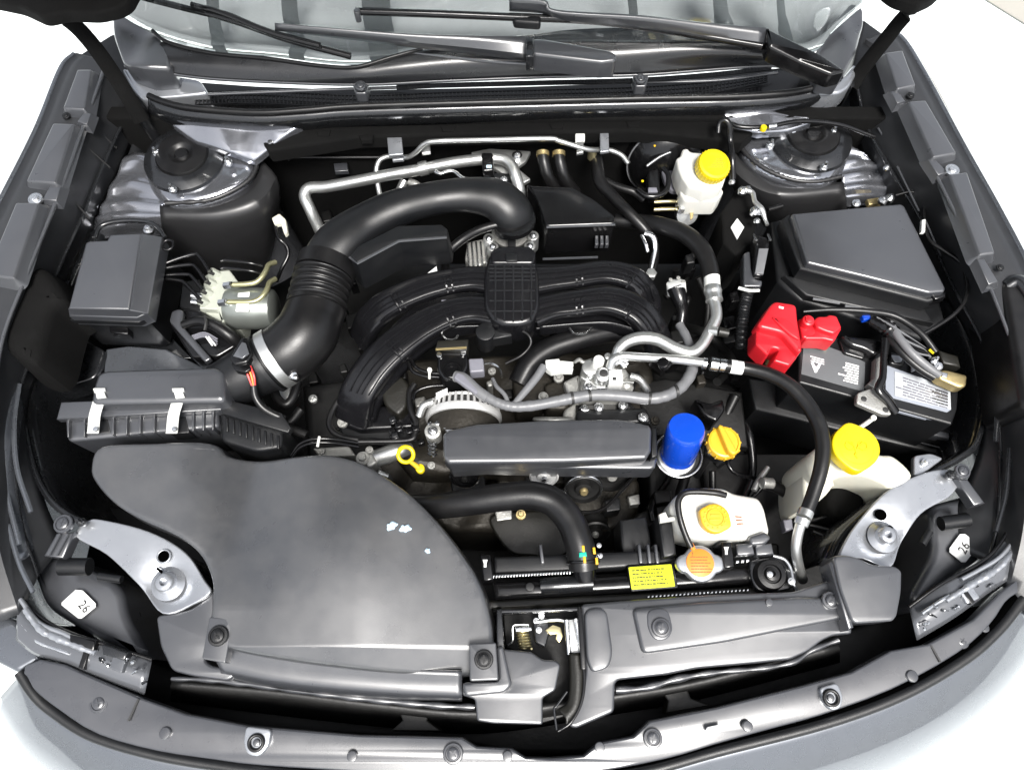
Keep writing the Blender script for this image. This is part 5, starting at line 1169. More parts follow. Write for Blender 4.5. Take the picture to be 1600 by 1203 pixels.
pad('cover_arm', [(708, 590), (714, 580), (724, 584), (748, 610), (744, 616)], -.07, .01, M['greyconn'], gc, r=.003, corner=.004)
for x, y, dx in ((893, 622, 3), (920, 618, 3), (1014, 622, -2), (1056, 612, 5)):
    w_ = 2.6; tube('tape_band', [(x - 1, y, -.08, 10), (x + 3, y + (-1 if dx > 0 else 1) * .6, -.08, 10)], 10, M['ink'], gc, n=16)
pc = thing('pale_connector', 'pair of off-white plastic wire connectors behind the grey conduit', 'connector', 872, 570, -.09)
pad('plug', [(852, 562), (874, 560), (877, 578), (862, 580), (853, 574)], -.075, .02, M['white_p'], pc, r=.002, corner=.002); pad('socket', [(875, 563), (896, 565), (896, 571), (890, 571), (890, 574), (896, 575), (895, 579), (876, 579)], -.077, .016, M['white_p'], pc, r=.002)
tube('pink_wire', [(898, 566, -.085, 2.5), (905, 562, -.09, 3.5), (912, 566, -.09, 3), (925, 562, -.10, 2.5)], 3, M['cast'], pc, n=8)

# ---- AC compressor
cp = thing('compressor', 'pale cast aluminium compressor head with ports and pipe block', 'compressor', 955, 590, -.12)
pad('body', [(905, 608), (910, 582), (930, 570), (975, 572), (990, 590), (991, 610), (975, 624), (905, 622)], -.115, .07, M['cast'], cp, r=.006, corner=.008, hf=lambda x, y: .003 * math.sin(x * .3) * math.sin(y * .25), cell=.006)
cyl('port_tower', 922, 574, -.085, 13, .05, M['alu'], cp, bev=.003); cyl('port_tower', 942, 585, -.082, 12, .05, M['alu'], cp, bev=.003); cyl('port_hole', 943, 583, -.0805, 6.5, .006, M['ink'], cp, bev=.0005); torus('port_rim', 943, 583, -.081, 8, 1.8, M['alu'], cp)
cyl('port_tower', 936, 562, -.075, 9, .03, M['white_p'], cp, bev=.003); cyl('port_tower', 950, 556, -.085, 6, .03, M['alu'], cp, bev=.003)
bolt(cp, 920, 604, -.108, 9, M['steel'], 'hex'); bolt(cp, 962, 564, -.072, 7, M['steel'], 'hex'); bolt(cp, 975, 567, -.072, 7, M['steel'], 'hex')
pad('pipe_block', [(952, 578), (972, 577), (974, 598), (952, 598)], -.078, .03, M['label_w'], cp, r=.002); pad('block_window', [(957, 589), (963, 589), (963, 594), (957, 594)], -.0775, .002, M['ink'], cp, r=.0002)
for a, b_ in (((908, 590), (935, 606)), ((935, 606), (958, 606)), ((908, 615), (935, 606)), ((945, 598), (990, 598))): tube('cast_rib', [(a[0], a[1], -.108, 2), (b_[0], b_[1], -.108, 2)], 2, M['alu'], cp, n=6)
pad('side_arm', [(880, 596), (905, 584), (910, 612), (890, 625)], -.13, .05, M['cast'], cp, r=.005, corner=.005)
tube('outlet', [(985, 588, -.11, 6), (998, 592, -.11, 6), (1008, 604, -.12, 6), (1012, 612, -.13, 6)], 6, M['alu'], cp, n=12)
pad('lower_plate', [(900, 632), (985, 628), (1000, 645), (1010, 660), (900, 664)], -.14, .03, M['gloss'], cp, r=.003); pad('lower_tab', [(904, 637), (912, 633), (922, 640), (918, 642)], -.125, .006, M['steel'], cp, r=.001)
torus('pulley_top', 865, 655, -.13, 30, 3, M['cast'], cp, axis=(0, 1, .4))
# compressor pipes
p1 = thing('suction_line', 'S-bent bare aluminium pipe and thick black hose right of the engine', 'hose', 1110, 450, -.08)
tube('pipe', [(962, 558, -.08, 8), (968, 545, -.072, 9), (980, 534, -.068, 9.5), (1002, 528, -.066, 10), (1028, 531, -.066, 10), (1055, 545, -.066, 10), (1080, 551, -.066, 9.5), (1096, 540, -.066, 9), (1108, 520, -.066, 9), (1118, 500, -.066, 9), (1119, 485, -.066, 9), (1115, 468, -.066, 9)], 9, M['alu'], p1, n=18)
tube('ferrule', [(1112, 432, -.065, 12.5), (1113, 448, -.065, 12.5)], 12, M['white_p'], p1, n=20, res=2); tube('ferrule', [(1113, 449, -.065, 13), (1114, 456, -.065, 14), (1115, 462, -.065, 12.5), (1116, 470, -.065, 13.5)], 13, M['alu'], p1, n=20, res=4)
tube('hose', [(962, 345, -.12, 11), (1000, 347, -.11, 12), (1035, 353, -.09, 13), (1070, 366, -.075, 14), (1095, 388, -.068, 14), (1107, 412, -.065, 13.5), (1112, 434, -.065, 13)], 14, M['rubber'], p1, n=22)
tube('service_port', [(1108, 516, -.06, 7), (1122, 518, -.055, 7)], 7, M['alu'], p1, n=14); tube('port_cap', [(1123, 518, -.055, 7.5), (1138, 521, -.055, 7)], 8, M['mesh'], p1, n=14)
p2 = thing('discharge_line', 'straight aluminium pipe becoming a long black hose down to the radiator', 'hose', 1250, 650, -.07)
tube('pipe', [(953, 575, -.08, 7), (958, 563, -.07, 7), (972, 557, -.065, 7), (1000, 558, -.062, 7), (1050, 561, -.06, 7), (1102, 567, -.06, 7)], 7, M['alu'], p2, n=16)
for k, (a, b_) in enumerate((((1098, 567), (1104, 568)), ((1110, 568), (1122, 570)), ((1124, 570), (1134, 571)))): tube('ferrule', [(a[0], a[1], -.06, (9, 11, 10.5)[k]), (b_[0], b_[1], -.06, (9, 11, 10.5)[k])], 10, M['steel'], p2, n=18, res=2)
tube('hose', [(1132, 571, -.06, 10.5), (1165, 575, -.06, 10.5), (1200, 584, -.055, 11), (1232, 601, -.05, 11.5), (1260, 630, -.048, 12), (1279, 662, -.046, 12), (1286, 695, -.046, 12), (1283, 730, -.048, 11.5), (1272, 768, -.055, 11), (1260, 800, -.06, 10.5)], 11, M['rubber'], p2, n=20)
tube('hose_label', [(1141, 572.5, -.06, 11), (1160, 575, -.06, 11)], 11, M['label_w'], p2, n=20, res=3); tube('hose_mark', [(1145, 573, -.06, 11.2), (1156, 574.5, -.06, 11.2)], 11.2, M['orange'], p2, n=20, res=2, caps=False) if False else None
tube('ferrule', [(1260, 798, -.06, 12), (1256, 808, -.06, 12)], 12, M['alu'], p2, n=18, res=2); tube('ferrule', [(1255, 810, -.062, 11.5), (1251, 820, -.064, 11)], 12, M['alu'], p2, n=18, res=2)
tube('lower_pipe', [(1251, 818, -.065, 8), (1246, 838, -.075, 8), (1244, 860, -.09, 8), (1248, 885, -.12, 8), (1254, 905, -.16, 8)], 8, M['alu'], p2, n=14)
cyl('pipe_cap', 1036, 566, -.045, 9, .015, M['gloss'], p2, axis=(-.3, 0, 1)); pad('cap_tail', [(1040, 560), (1052, 566), (1046, 574), (1036, 574)], -.05, .01, M['gloss'], p2, r=.002)

# ---- belt cover
bc = thing('belt_cover', 'long flat dark grey plastic cover over the drive belt at the engine front', 'belt cover', 855, 695, -.12)
pad('cover_top', [(692, 678), (700, 671), (745, 662), (850, 656), (962, 654), (985, 657), (1016, 664), (1019, 672), (1018, 690), (1018, 704), (1010, 717), (880, 722), (700, 724), (692, 716)], -.075, .035, M['satin'], bc, r=.006, seg=4, corner=.004)
pad('cover_front', [(700, 724), (1012, 718), (1022, 710), (1027, 716), (1023, 731), (1016, 733), (842, 731), (760, 728), (706, 732)], -.105, .05, M['satin'], bc, r=.004)
pad('cover_end', [(1018, 668), (1026, 668), (1028, 712), (1018, 716)], -.085, .04, M['plastic'], bc, r=.003)
# pulleys below it
pl = thing('drive_pulleys', 'steel belt pulleys and black idler showing below the belt cover', 'pulleys', 870, 755, -.2)
def pulley(px, py, h, r, m1, m2, name='pulley'):
    c = P(px, py, h); rr_ = S(r, px, py, h); ax_ = Vector((0, -.85, .52))
    q = lathe(name, c, [(rr_, -.022), (rr_, -.018), (rr_ * .93, -.014), (rr_ * .93, -.004), (rr_, 0), (rr_ * .9, .002), (rr_ * .86, -.004), (rr_ * .5, -.006), (rr_ * .45, .002), (rr_ * .30, .003)], m1, pl, axis=ax_, n=40)
    lathe('pulley_bolt', c, [(rr_ * .24, -.003), (rr_ * .24, .006), (rr_ * .18, .009)], m2, pl, axis=ax_, n=8)
pulley(850, 745, -.15, 23, M['brightcast'], M['steel']); pulley(912, 765, -.18, 29, M['deep'], M['brass']); wtorus('pulley_rim', P(912, 764, -.18), S(28, 912, 768, -.19), .0022, M['steel'], pl, axis=(0, -.85, .52)); pulley(956, 742, -.22, 36, M['deep'], M['cast']); pulley(726, 745, -.17, 24, M['gloss'], M['deep']); pulley(930, 832, -.30, 24, M['deep'], M['cast'])
tube('drive_belt', [(826, 752, -.18, 3), (850, 770, -.19, 3), (880, 790, -.2, 3), (905, 800, -.22, 3), (940, 796, -.22, 3), (968, 770, -.22, 3), (990, 745, -.22, 3)], 3, M['rubber'], pl, n=8, flat=2)

# ---- oil filter and oil filler cap, dipstick
of = thing('oil_filter', 'glossy blue oil filter can standing in a metal tray beside the belt cover', 'oil filter', 1064, 700, -.15)
r = S(30, 1072, 668, -.075)
fa = P(1073, 668, -.066) - P(1058, 712, -.150); fL = fa.length
lathe('can', P(1073, 668, -.066), [(r * .86, -fL), (r * .97, -fL + .004), (r * .97, -fL + .010), (r * .94, -fL + .014), (r * .99, -fL + .02), (r, -.012), (r * .97, -.004), (r * .9, 0), (r * .5, .0015), (r * .2, .002)], M['blue'], of, axis=fa, n=48)
lathe('base_ring', P(1057, 714, -.156), [(r * 1.02, -.004), (r * 1.05, 0), (r * 1.0, .004), (r * .95, .0045)], M['alu'], of, n=48); wtorus('tray_rim', P(1060, 710, -.158), r * 1.30, .0020, M['steel'], of)
lathe('tray', P(1060, 712, -.164), [(r * .9, -.03), (r * 1.24, -.01), (r * 1.28, .0), (r * 1.2, .0)], M['deep'], of, n=40)
tube('seam', [(1052, 660, -.0705, .8), (1070, 664, -.070, .8), (1092, 655, -.0705, .8)], .8, M['blue'], of, n=6)
oc = thing('oil_filler_cap', 'warm yellow round oil filler cap with raised grip bar', 'cap', 1132, 690, -.12)
r = S(26, 1132, 690, -.10)
lathe('cap', P(1132, 690, -.095), [(r * .9, -.016), (r, -.014), (r, -.004), (r * .95, 0), (r * .85, .001), (r * .8, -.001)], M['yellow2'], oc, n=36)
for k in range(12):
    a = k * math.pi / 6; c = P(1132, 690, -.095)
    cv = c + Vector((r * math.cos(a), r * math.sin(a), -.004)); wtube('grip_rib', [tuple(cv) + (.0018,), tuple(cv + Vector((0, 0, -.01))) + (.0018,)], M['yellow2'], oc, n=6, res=1)
pad('grip_bar', [(1122, 666), (1126, 662), (1132, 668), (1150, 700), (1152, 708), (1145, 710), (1138, 704)], -.080, .016, M['yellow2'], oc, r=.003, corner=.003)
lathe('neck', P(1132, 690, -.11), [(r * .8, -.05), (r * .85, 0), (r * .6, 0)], M['plastic'], oc, n=30)
pad('neck_bracket', [(1085, 622), (1110, 630), (1130, 622), (1134, 640), (1120, 660), (1100, 650)], -.16, .05, M['gloss'], oc, r=.006, corner=.006)
dp = thing('dipstick', 'bright yellow ring-topped oil dipstick handle', 'dipstick', 640, 715, -.12)
wtorus('ring', P(634, 710, -.085), S(12, 634, 710, -.085), S(3.4, 634, 710, -.085), M['yellow'], dp, axis=(.35, -.2, 1), n=30, m=10)
tube('stem', [(641, 721, -.088, 3.5), (648, 726, -.095, 4), (653, 730, -.10, 4.5)], 4, M['yellow2'], dp, n=10); cyl('collar', 656, 731, -.10, 7, .01, M['yellow'], dp)

# ---- radiator top
rd = thing('radiator', 'glossy black radiator top tank with crimped metal tabs along its edges', 'radiator', 960, 905, -.18)
pad('tank', [(768, 908), (880, 903), (985, 896), (1060, 890), (1200, 880), (1205, 908), (1100, 918), (1000, 925), (880, 932), (772, 938)], -.135, .10, M['gloss'], rd, r=.012, seg=5)
pad('support_rail', [(760, 938), (1000, 926), (1240, 912), (1245, 926), (1120, 932), (1000, 940), (780, 950), (762, 952)], -.14, .05, M['mesh'], rd, r=.004)
pad('fan_shroud', [(772, 870), (870, 866), (960, 862), (1050, 858), (1060, 880), (960, 888), (880, 893), (772, 897)], -.14, .06, M['plastic'], rd, r=.005)
for x0 in (842, 996, 1010, 1022): pad('shroud_rib', [(x0, 850), (x0 + 5, 850), (x0 + 9, 880), (x0 + 3, 880)], -.134, .03, M['satin'], rd, r=.002)
pad('shroud_block', [(968, 812), (1010, 806), (1022, 862), (972, 868)], -.17, .08, M['plastic'], rd, r=.005); pad('shroud_block', [(1028, 806), (1050, 808), (1058, 868), (1036, 872)], -.12, .08, M['plastic'], rd, r=.005)
for k in range(27):
    x = 769 + k * 4.6; y = 900 - k * .25
    pad('crimp_tab', [(x, y), (x + 2.8, y - 2.6), (x + 4.2, y - 1), (x + 1.8, y + 3.4)], -.128, .005, M['steel'], rd, r=.0005)
for k in range(26):
    x = 1012 + k * 6.2; y = 931 - k * .42
    pad('crimp_tab', [(x, y), (x + 3, y - 1), (x + 3, y + 2), (x, y + 3)], -.133, .005, M['steel'], rd, r=.0005)
for k in range(9): 
    if 2 < k < 4: continue
    x = 1150 + k * 8; y = 876 - k * .9
    pad('crimp_tab', [(x, y), (x + 5, y - 1), (x + 5, y + 3), (x, y + 4)], -.128, .005, M['steel'], rd, r=.0005)
for x, y in ((757, 880), (1134, 860)):
    pad('side_bracket', [(x - 7, y - 14), (x + 9, y - 14), (x + 14, y + 26), (x - 2, y + 28)], -.10, .05, M['gloss'], rd, r=.003)
    pad('bracket_mark', [(x - 3, y - 6), (x + 5, y - 6), (x + 3, y), (x + 3, y + 6), (x - 1, y + 6), (x - 1, y)], -.0988, .002, M['label_w'], rd, r=.0004)
lp = pad('warning_label_plate', [(980, 884), (1052, 879), (1060, 918), (986, 924)], -.131, .01, M['plastic'], rd, r=.001, corner=.003)
wlb = pad('warning_label', [(982, 886), (1049, 881), (1055, 916), (987, 921)], -.1293, .002, M['lime'], rd, r=.0003, corner=.002)
print_lines([(986, 889), (1046, 885), (1051, 913), (990, 917)], -.1282, 5, M['ink'], wlb, .75, hgt=.26, word=(.02, .09), seed=5, thick=.0006)
tube('tank_neck', [(845, 916, -.128, 12), (875, 914, -.126, 13), (925, 911, -.128, 12)], 12, M['bpaint'], rd, n=20)
bolt(rd, 828, 917, -.13, 7, M['plastic'], 'plug', 'drain_plug')
# radiator cap
cpx = thing('filler_cap', 'silver eared radiator cap with an orange printed label', 'cap', 1096, 880, -.1)
r = S(27, 1095, 880, -.105); c = P(1095, 880, -.105)
q = []
for k in range(48):
    a = 2 * math.pi * k / 48
    rad = r * (1 + .42 * max(0, abs(math.cos(a)) - .86) / .14)
    q.append(c + Vector((rad * math.cos(a + .0), rad * 1.06 * math.sin(a), 0)))
wpad('cap_body', q, .012, M['silverpaint'], cpx, r=.004, seg=4)
lathe('cap_label', P(1094, 879, -.1042), [(r * .80, -.002), (r * .80, .0006), (r * .78, .0010)], M['orange'], cpx, n=40)
print_lines([(1078, 868), (1112, 868), (1114, 896), (1080, 896)], -.1028, 6, M['ink_o'], cpx, .75, hgt=.30, word=(.05, .14), seed=3)
text('!', 1082, 866, -.1028, 9, 0, M['ink'], cpx)
lathe('filler_neck', P(1095, 882, -.117), [(r * .8, -.04), (r * .85, 0), (r * .5, 0)], M['steel'], cpx, n=30)
tube('overflow_stub', [(1085, 862, -.11, 4), (1080, 850, -.10, 4)], 4, M['orange'], cpx, n=8)
rh = thing('radiator_hose', 'thick black upper radiator hose bending down into the radiator', 'hose', 830, 790, -.12)
tube('hose', [(640, 792, -.15, 19), (690, 790, -.13, 20), (740, 783, -.115, 21.5), (790, 776, -.105, 22), (832, 774, -.10, 22.5), (866, 785, -.10, 23), (890, 812, -.10, 23), (903, 843, -.10, 23), (910, 872, -.105, 23), (912, 888, -.11, 23)], 22, M['rubber'], rh, n=32, res=8)
tube('outlet_neck', [(912, 882, -.115, 19), (914, 905, -.125, 17)], 18, M['gloss'], rh, n=28)
for k, (y, m) in enumerate(((866, 'gloss'), (878, 'gloss'))): wtorus('spring_clamp', P(910 + k, y, -.108), S(24, 910, 870, -.108), .0026, M[m], rh, axis=(-.05, 1, .12), n=36)
pad('paint_mark', [(905, 863), (916, 862), (917, 869), (905, 870)], -.078, .006, M['teal'], rh, r=.0005); 
for x, y in ((911, 857), (913, 874), (928, 860), (932, 876)): pad('paint_mark', [(x - 2, y - 5), (x + 2, y - 5), (x + 3, y + 5), (x - 1, y + 5)], -.078 if x < 920 else -.084, .006, M['yellow2'], rh, r=.0004)
bolt(rh, 936, 852, -.10, 4, M['steel'], 'hex', 'clamp_ear'); bolt(rh, 938, 868, -.105, 4, M['steel'], 'hex', 'clamp_ear')

# ---- coolant tank
ct_ = thing('coolant_tank', 'white coolant overflow tank with yellow cap and small black hose', 'tank', 1130, 810, -.14)
pad('tank', [(1046, 792), (1052, 778), (1068, 764), (1096, 760), (1132, 761), (1148, 770), (1190, 774), (1200, 790), (1209, 826), (1204, 838), (1150, 842), (1092, 842), (1070, 836), (1060, 826)], -.10, .075, M['white'], ct_, r=.012, seg=5, corner=.012, hf=lambda x, y: -.00025 * max(0, x - 1150), cell=.015)
pad('tank_step', [(1066, 768), (1130, 764), (1140, 776), (1134, 782), (1076, 782), (1074, 830), (1064, 822), (1058, 790)], -.096, .02, M['white'], ct_, r=.004, corner=.006)
r = S(23, 1118, 808, -.088)
q = []
for k in range(60):
    a = 2 * math.pi * k / 60; rad = r * (1 + .14 * max(0, math.cos(2 * a)) ** 6 + .01 * math.cos(24 * a)); q.append(P(1118, 809, -.082) + Vector((rad * math.cos(a - .5), rad * math.sin(a - .5), 0)))
wpad('cap', q, .014, M['yellow2'], ct_, r=.003, seg=3)
torus('cap_ring', 1118, 808, -.0815, 13, 1, M['yellow2'], ct_, n=30, m=6)
for k in range(14):
    a = 2 * math.pi * k / 14; x, y = 1118 + 17.5 * math.cos(a), 808 + 17 * math.sin(a)
    cyl('cap_dot', x, y, -.0808, 1.6, .003, M['yellow2'], ct_, bev=.0004, n=8)
pad('cap_mark', [(1110, 803), (1125, 803), (1126, 806), (1110, 806)], -.081, .0015, M['yellow2'], ct_, r=.0003); pad('cap_mark', [(1109, 810), (1127, 810), (1127, 813), (1109, 813)], -.081, .0015, M['yellow2'], ct_, r=.0003)
text('MIN', 1160, 812, -.099, 9, -70, M['ink_o'], ct_) if False else print_lines([(1148, 804), (1162, 806), (1166, 820), (1152, 822)], -.0995, 3, M['ink_o'], ct_, .6, hgt=.35, seed=9)
tube('overflow_hose', [(1134, 774, -.085, 5), (1118, 770, -.082, 5), (1090, 768, -.082, 5), (1070, 770, -.082, 5), (1061, 780, -.082, 5), (1060, 795, -.084, 5), (1064, 815, -.088, 5), (1072, 838, -.095, 5), (1080, 855, -.10, 5)], 5, M['rubber'], ct_, n=12)
pad('mount_tab', [(1030, 803), (1040, 799), (1044, 808), (1056, 806), (1056, 812), (1032, 816)], -.10, .01, M['white'], ct_, r=.002)
pad('foot', [(1170, 838), (1196, 830), (1206, 840), (1196, 850), (1174, 852)], -.10, .03, M['satin'], ct_, r=.004, corner=.005)
# radiator mount grommet
rg = thing('radiator_mount', 'dark rubber radiator mount in a grey metal bracket at the radiator corner', 'mount', 1203, 900, -.13)
curvepad('bracket', [(1172, 878), (1185, 872), (1215, 870), (1240, 884), (1246, 905), (1236, 920), (1205, 925), (1184, 922), (1174, 902)], -.125, .012, M['bpaint'], rg, r=.003)
r = S(24, 1203, 898, -.12)
lathe('grommet', P(1203, 898, -.118), [(r * 1.05, -.01), (r, .004), (r * .9, .009), (r * .62, .010), (r * .56, .006), (r * .45, .006), (r * .42, .012), (r * .2, .013), (r * .12, .009)], M['rubber'], rg, n=40)
bolt(rg, 1203, 897, -.105, 5, M['steel'], 'plug', 'pin')
tube('bracket_rim', [(1208, 868, -.115, 2.5), (1226, 874, -.115, 2.5), (1236, 890, -.115, 2.5), (1240, 912, -.115, 2.5), (1246, 922, -.12, 2.5)], 2.5, M['silverpaint'], rg, n=8); bolt(rg, 1237, 908, -.11, 6, M['steel'], 'hex')
for x in (1150, 1180): pad('upper_tab', [(x, 850), (x + 26, 848), (x + 30, 866), (x + 2, 868)], -.11, .02, M['satin'], rg, r=.003)

# ---- washer bottle
wb = thing('washer_bottle', 'cream washer bottle with a big bright yellow cap', 'bottle', 1345, 720, -.12)
curvepad('bottle', [(1262, 722), (1275, 700), (1300, 690), (1340, 698), (1376, 708), (1400, 712), (1428, 742), (1400, 762), (1378, 752), (1352, 742), (1322, 742), (1300, 750), (1278, 756)], -.085, .12, M['cream'], wb, r=.012, seg=5)
curvepad('bottle_side', [(1258, 736), (1290, 748), (1306, 752), (1290, 775), (1262, 790)], -.11, .12, M['cream'], wb, r=.01)
r = S(37, 1337, 698, -.05); q = []
for k in range(56):
    a = 2 * math.pi * k / 56; lobe = max(0, math.cos(a + math.radians(95))) ** 12 * .16 + max(0, math.cos(a - math.radians(98))) ** 20 * .12
    q.append(P(1338, 697, -.045) + Vector((r * (1 + lobe) * math.cos(a), r * .95 * (1 + lobe) * math.sin(a), 0)))
wpad('cap', q, .020, M['yellow'], wb, r=.003, seg=3)
wtorus('cap_rim', P(1338, 699, -.0455), r * .72, .0008, M['yellow'], wb, n=40, m=6)
for a, b_ in (((1326, 690), (1338, 708)), ((1350, 690), (1338, 708)), ((1338, 708), (1340, 716))): tube('cap_emblem', [(a[0], a[1], -.0448, 1.5), ((a[0] + b_[0]) / 2 + (3 if a[0] < 1338 else -3), (a[1] + b_[1]) / 2 - 2, -.0444, 1.5), (b_[0], b_[1], -.0448, 1.5)], 1.5, M['yellow'], wb, n=6)
for x in (1328, 1348): torus('cap_emblem', x, 696, -.0448, 7, 1.2, M['yellow'], wb, n=20, m=6)
tube('vent_tube', [(1343, 668, -.06, 3.5), (1354, 661, -.05, 3.5), (1366, 652, -.04, 3.5)], 3.5, M['white_p'], wb, n=10); cyl('vent_tip', 1366, 652, -.036, 4.5, .004, M['white_p'], wb)
tube('sensor_wire', [(1200, 730, -.2, 4), (1186, 750, -.2, 5), (1178, 766, -.2, 5)], 4, M['alu'], wb, n=8); tube('filler_hose', [(1195, 756, -.19, 9), (1215, 762, -.2, 9), (1250, 785, -.22, 9), (1290, 810, -.24, 9)], 9, M['rubber'], wb, n=12); cyl('hose_joint', 1190, 754, -.185, 9, .02, M['cast'], wb, axis=(-1, 0, .3))
curvepad('pump', [(1300, 760), (1330, 752), (1352, 770), (1345, 800), (1310, 806), (1295, 785)], -.17, .08, M['felt'], wb, r=.012)
pad('blue_plug', [(1224, 812), (1238, 810), (1240, 826), (1228, 830)], -.19, .02, M['greyconn'], wb, r=.003)
for a, b_ in (((1262, 815), (1320, 800)), ((1265, 820), (1330, 836)), ((1270, 830), (1320, 850))): tube('strut', [(a[0], a[1], -.2, 3), (b_[0], b_[1], -.2, 3)], 3, M['rubber'], wb, n=8)

# ---- battery
bt = thing('battery', 'black car battery with grey and silver labels in the right of the bay', 'battery', 1370, 600, -.15)
pad('case', [(1248, 530), (1300, 524), (1500, 585), (1496, 640), (1488, 664), (1248, 598)], -.105, .15, M['plastic'], bt, r=.004, corner=.003)
pad('case_ledge', [(1240, 592), (1490, 664), (1480, 690), (1250, 622)], -.19, .10, M['plastic'], bt, r=.003)
lb = pad('label', [(1256, 534), (1290, 540), (1330, 555), (1352, 566), (1350, 612), (1252, 584)], -.1035, .002, M['label_g'], bt, r=.0004)
lbf = pad('label_fold', [(1252, 586), (1350, 614), (1349, 620), (1252, 596)], -.106, .006, M['label_g'], bt, r=.001)
print_lines([(1288, 561), (1266, 555), (1266, 565), (1288, 571)], -.1028, 3, M['inkw'], lb, .9, hgt=.5, seed=2)
a_ = P(1272, 582, -.1026); 
vs = [P(1267, 566, -.1028), P(1271, 566, -.1028), P(1275, 576, -.1028), P(1279, 568, -.1028), P(1283, 569, -.1028), P(1276, 582, -.1028), P(1273, 582, -.1028)]
wpad('lettering', vs, .0006, M['inkw'], lb, r=0); pad('lettering', [(1270, 571.5), (1281, 573.5), (1280, 575.5), (1271, 573.5)], -.1026, .0006, M['inkw'], lb, r=0)
print_lines([(1343, 571), (1305, 561), (1302, 592), (1341, 602)], -.1028, 8, M['inkw'], lb, .45, hgt=.55, seed=8, word=(.1, .3))
ls = pad('label', [(1384, 570), (1400, 576), (1484, 606), (1486, 640), (1480, 644), (1396, 622), (1384, 608)], -.1035, .002, M['label_s'], bt, r=.0004)
lw = pad('notice_panel', [(1398, 580), (1440, 590), (1485, 612), (1486, 640), (1398, 618)], -.1025, .001, M['notice'], bt, r=.0002)
print_lines([(1482, 640), (1400, 616), (1400, 584), (1482, 612)], -.1018, 7, M['greyconn'], lw, .75, hgt=.45, seed=12, word=(.06, .2)); print_lines([(1482, 636), (1452, 628), (1456, 604), (1482, 613)], -.1016, 5, M['ink'], lw, .6, hgt=.4, seed=14, word=(.08, .2))
pad('label', [(1396, 632), (1464, 650), (1462, 658), (1400, 642)], -.108, .006, M['label_s'], bt, r=.0005)
print_lines([(1398, 634), (1460, 651), (1458, 656), (1400, 640)], -.107, 2, M['greyconn'], bt, .6, seed=4)
pad('fill_plug', [(1310, 528), (1352, 540), (1352, 562), (1318, 552)], -.098, .01, M['gloss'], bt, r=.003, corner=.006); pad('fill_plug', [(1390, 548), (1416, 555), (1414, 572), (1390, 568)], -.098, .01, M['gloss'], bt, r=.003, corner=.006)
pad('reflective_patch', [(1392, 554), (1412, 557), (1408, 566), (1398, 566)], -.0975, .002, M['silverpaint'], bt, r=.0005, corner=.003)
pad('reflective_patch', [(1424, 562), (1434, 566), (1436, 576), (1424, 582)], -.0975, .002, M['silverpaint'], bt, r=.0005, corner=.003)
hd = thing('battery_clamp', 'glossy black bar holding the battery down with a silver bolt plate', 'clamp', 1380, 580, -.09)
pad('bar_hook', [(1312, 522), (1380, 530), (1384, 545), (1368, 556), (1350, 545), (1330, 540)], -.085, .03, M['gloss'], hd, r=.006, corner=.008)
tube('bar', [(1384, 530, -.07, 8), (1383, 540, -.07, 7), (1381, 560, -.07, 5.5), (1379, 590, -.07, 6), (1373, 608, -.072, 7), (1388, 626, -.08, 7), (1400, 644, -.09, 7)], 6, M['gloss'], hd, n=14, flat=.7)
pad('bolt_plate', [(1340, 614), (1362, 606), (1376, 616), (1394, 648), (1380, 648), (1338, 630)], -.085, .01, M['cast'], hd, r=.002, corner=.004); cyl('plate_hole', 1350, 623, -.0842, 4.5, .002, M['ink'], hd, bev=.0003); cyl('plate_hole', 1384, 640, -.0842, 4.5, .002, M['ink'], hd, bev=.0003)
pad('bar_end', [(1368, 560), (1376, 556), (1374, 600), (1364, 606), (1356, 600), (1366, 590)], -.09, .02, M['cast'], hd, r=.002)
ty = thing('battery_tray', 'black ribbed battery tray under the battery front edge', 'tray', 1370, 660, -.25)
pad('tray', [(1170, 590), (1245, 600), (1490, 672), (1510, 700), (1470, 712), (1180, 640)], -.22, .12, M['plastic'], ty, r=.006)
for k in range(3): tube('tray_rib', [(1235 + k * 6, 612 + k * 13, -.214, 2.5), (1380, 652 + k * 12, -.214, 2.5), (1486, 684 + k * 10, -.214, 2.5)], 2.5, M['bpaint'], ty, n=8)
pad('tray_rail', [(1400, 656), (1484, 676), (1484, 686), (1404, 668)], -.18, .02, M['satin'], ty, r=.003)
# positive covers
pcv = thing('positive_terminal_cover', 'bright red plastic cover over the positive battery terminal', 'terminal cover', 1245, 520, -.08)
pad('main_cover', [(1205, 475), (1212, 470), (1245, 475), (1247, 500), (1254, 542), (1250, 553), (1222, 520), (1188, 512), (1184, 506)], -.035, .03, M['red'], pcv, r=.006, seg=4, corner=.008, taper=.002)
pad('cover_front', [(1182, 512), (1200, 506), (1250, 542), (1254, 546), (1234, 572), (1208, 564), (1218, 546), (1207, 543), (1200, 556), (1181, 538)], -.050, .04, M['red'], pcv, r=.004, seg=3, corner=.004, taper=.002)
pad('cover_ridge', [(1206, 494), (1228, 498), (1248, 516), (1250, 532), (1236, 524), (1222, 512)], -.030, .02, M['red'], pcv, r=.003, corner=.004)
pad('small_mark', [(1217, 478), (1225, 480), (1224, 483), (1217, 481)], -.0345, .001, M['label_w'], pcv, r=.0002)
pad('link_cover', [(1248, 498), (1256, 496), (1276, 512), (1276, 530), (1254, 528)], -.058, .03, M['red'], pcv, r=.004, corner=.005)
cyl('round_knob', 1264, 500, -.045, 10, .03, M['red'], pcv, bev=.004, dome=.004)
pad('end_cover', [(1272, 500), (1278, 494), (1292, 494), (1296, 491), (1308, 493), (1316, 512), (1304, 522), (1290, 518), (1276, 512)], -.048, .04, M['red'], pcv, r=.004, corner=.004)
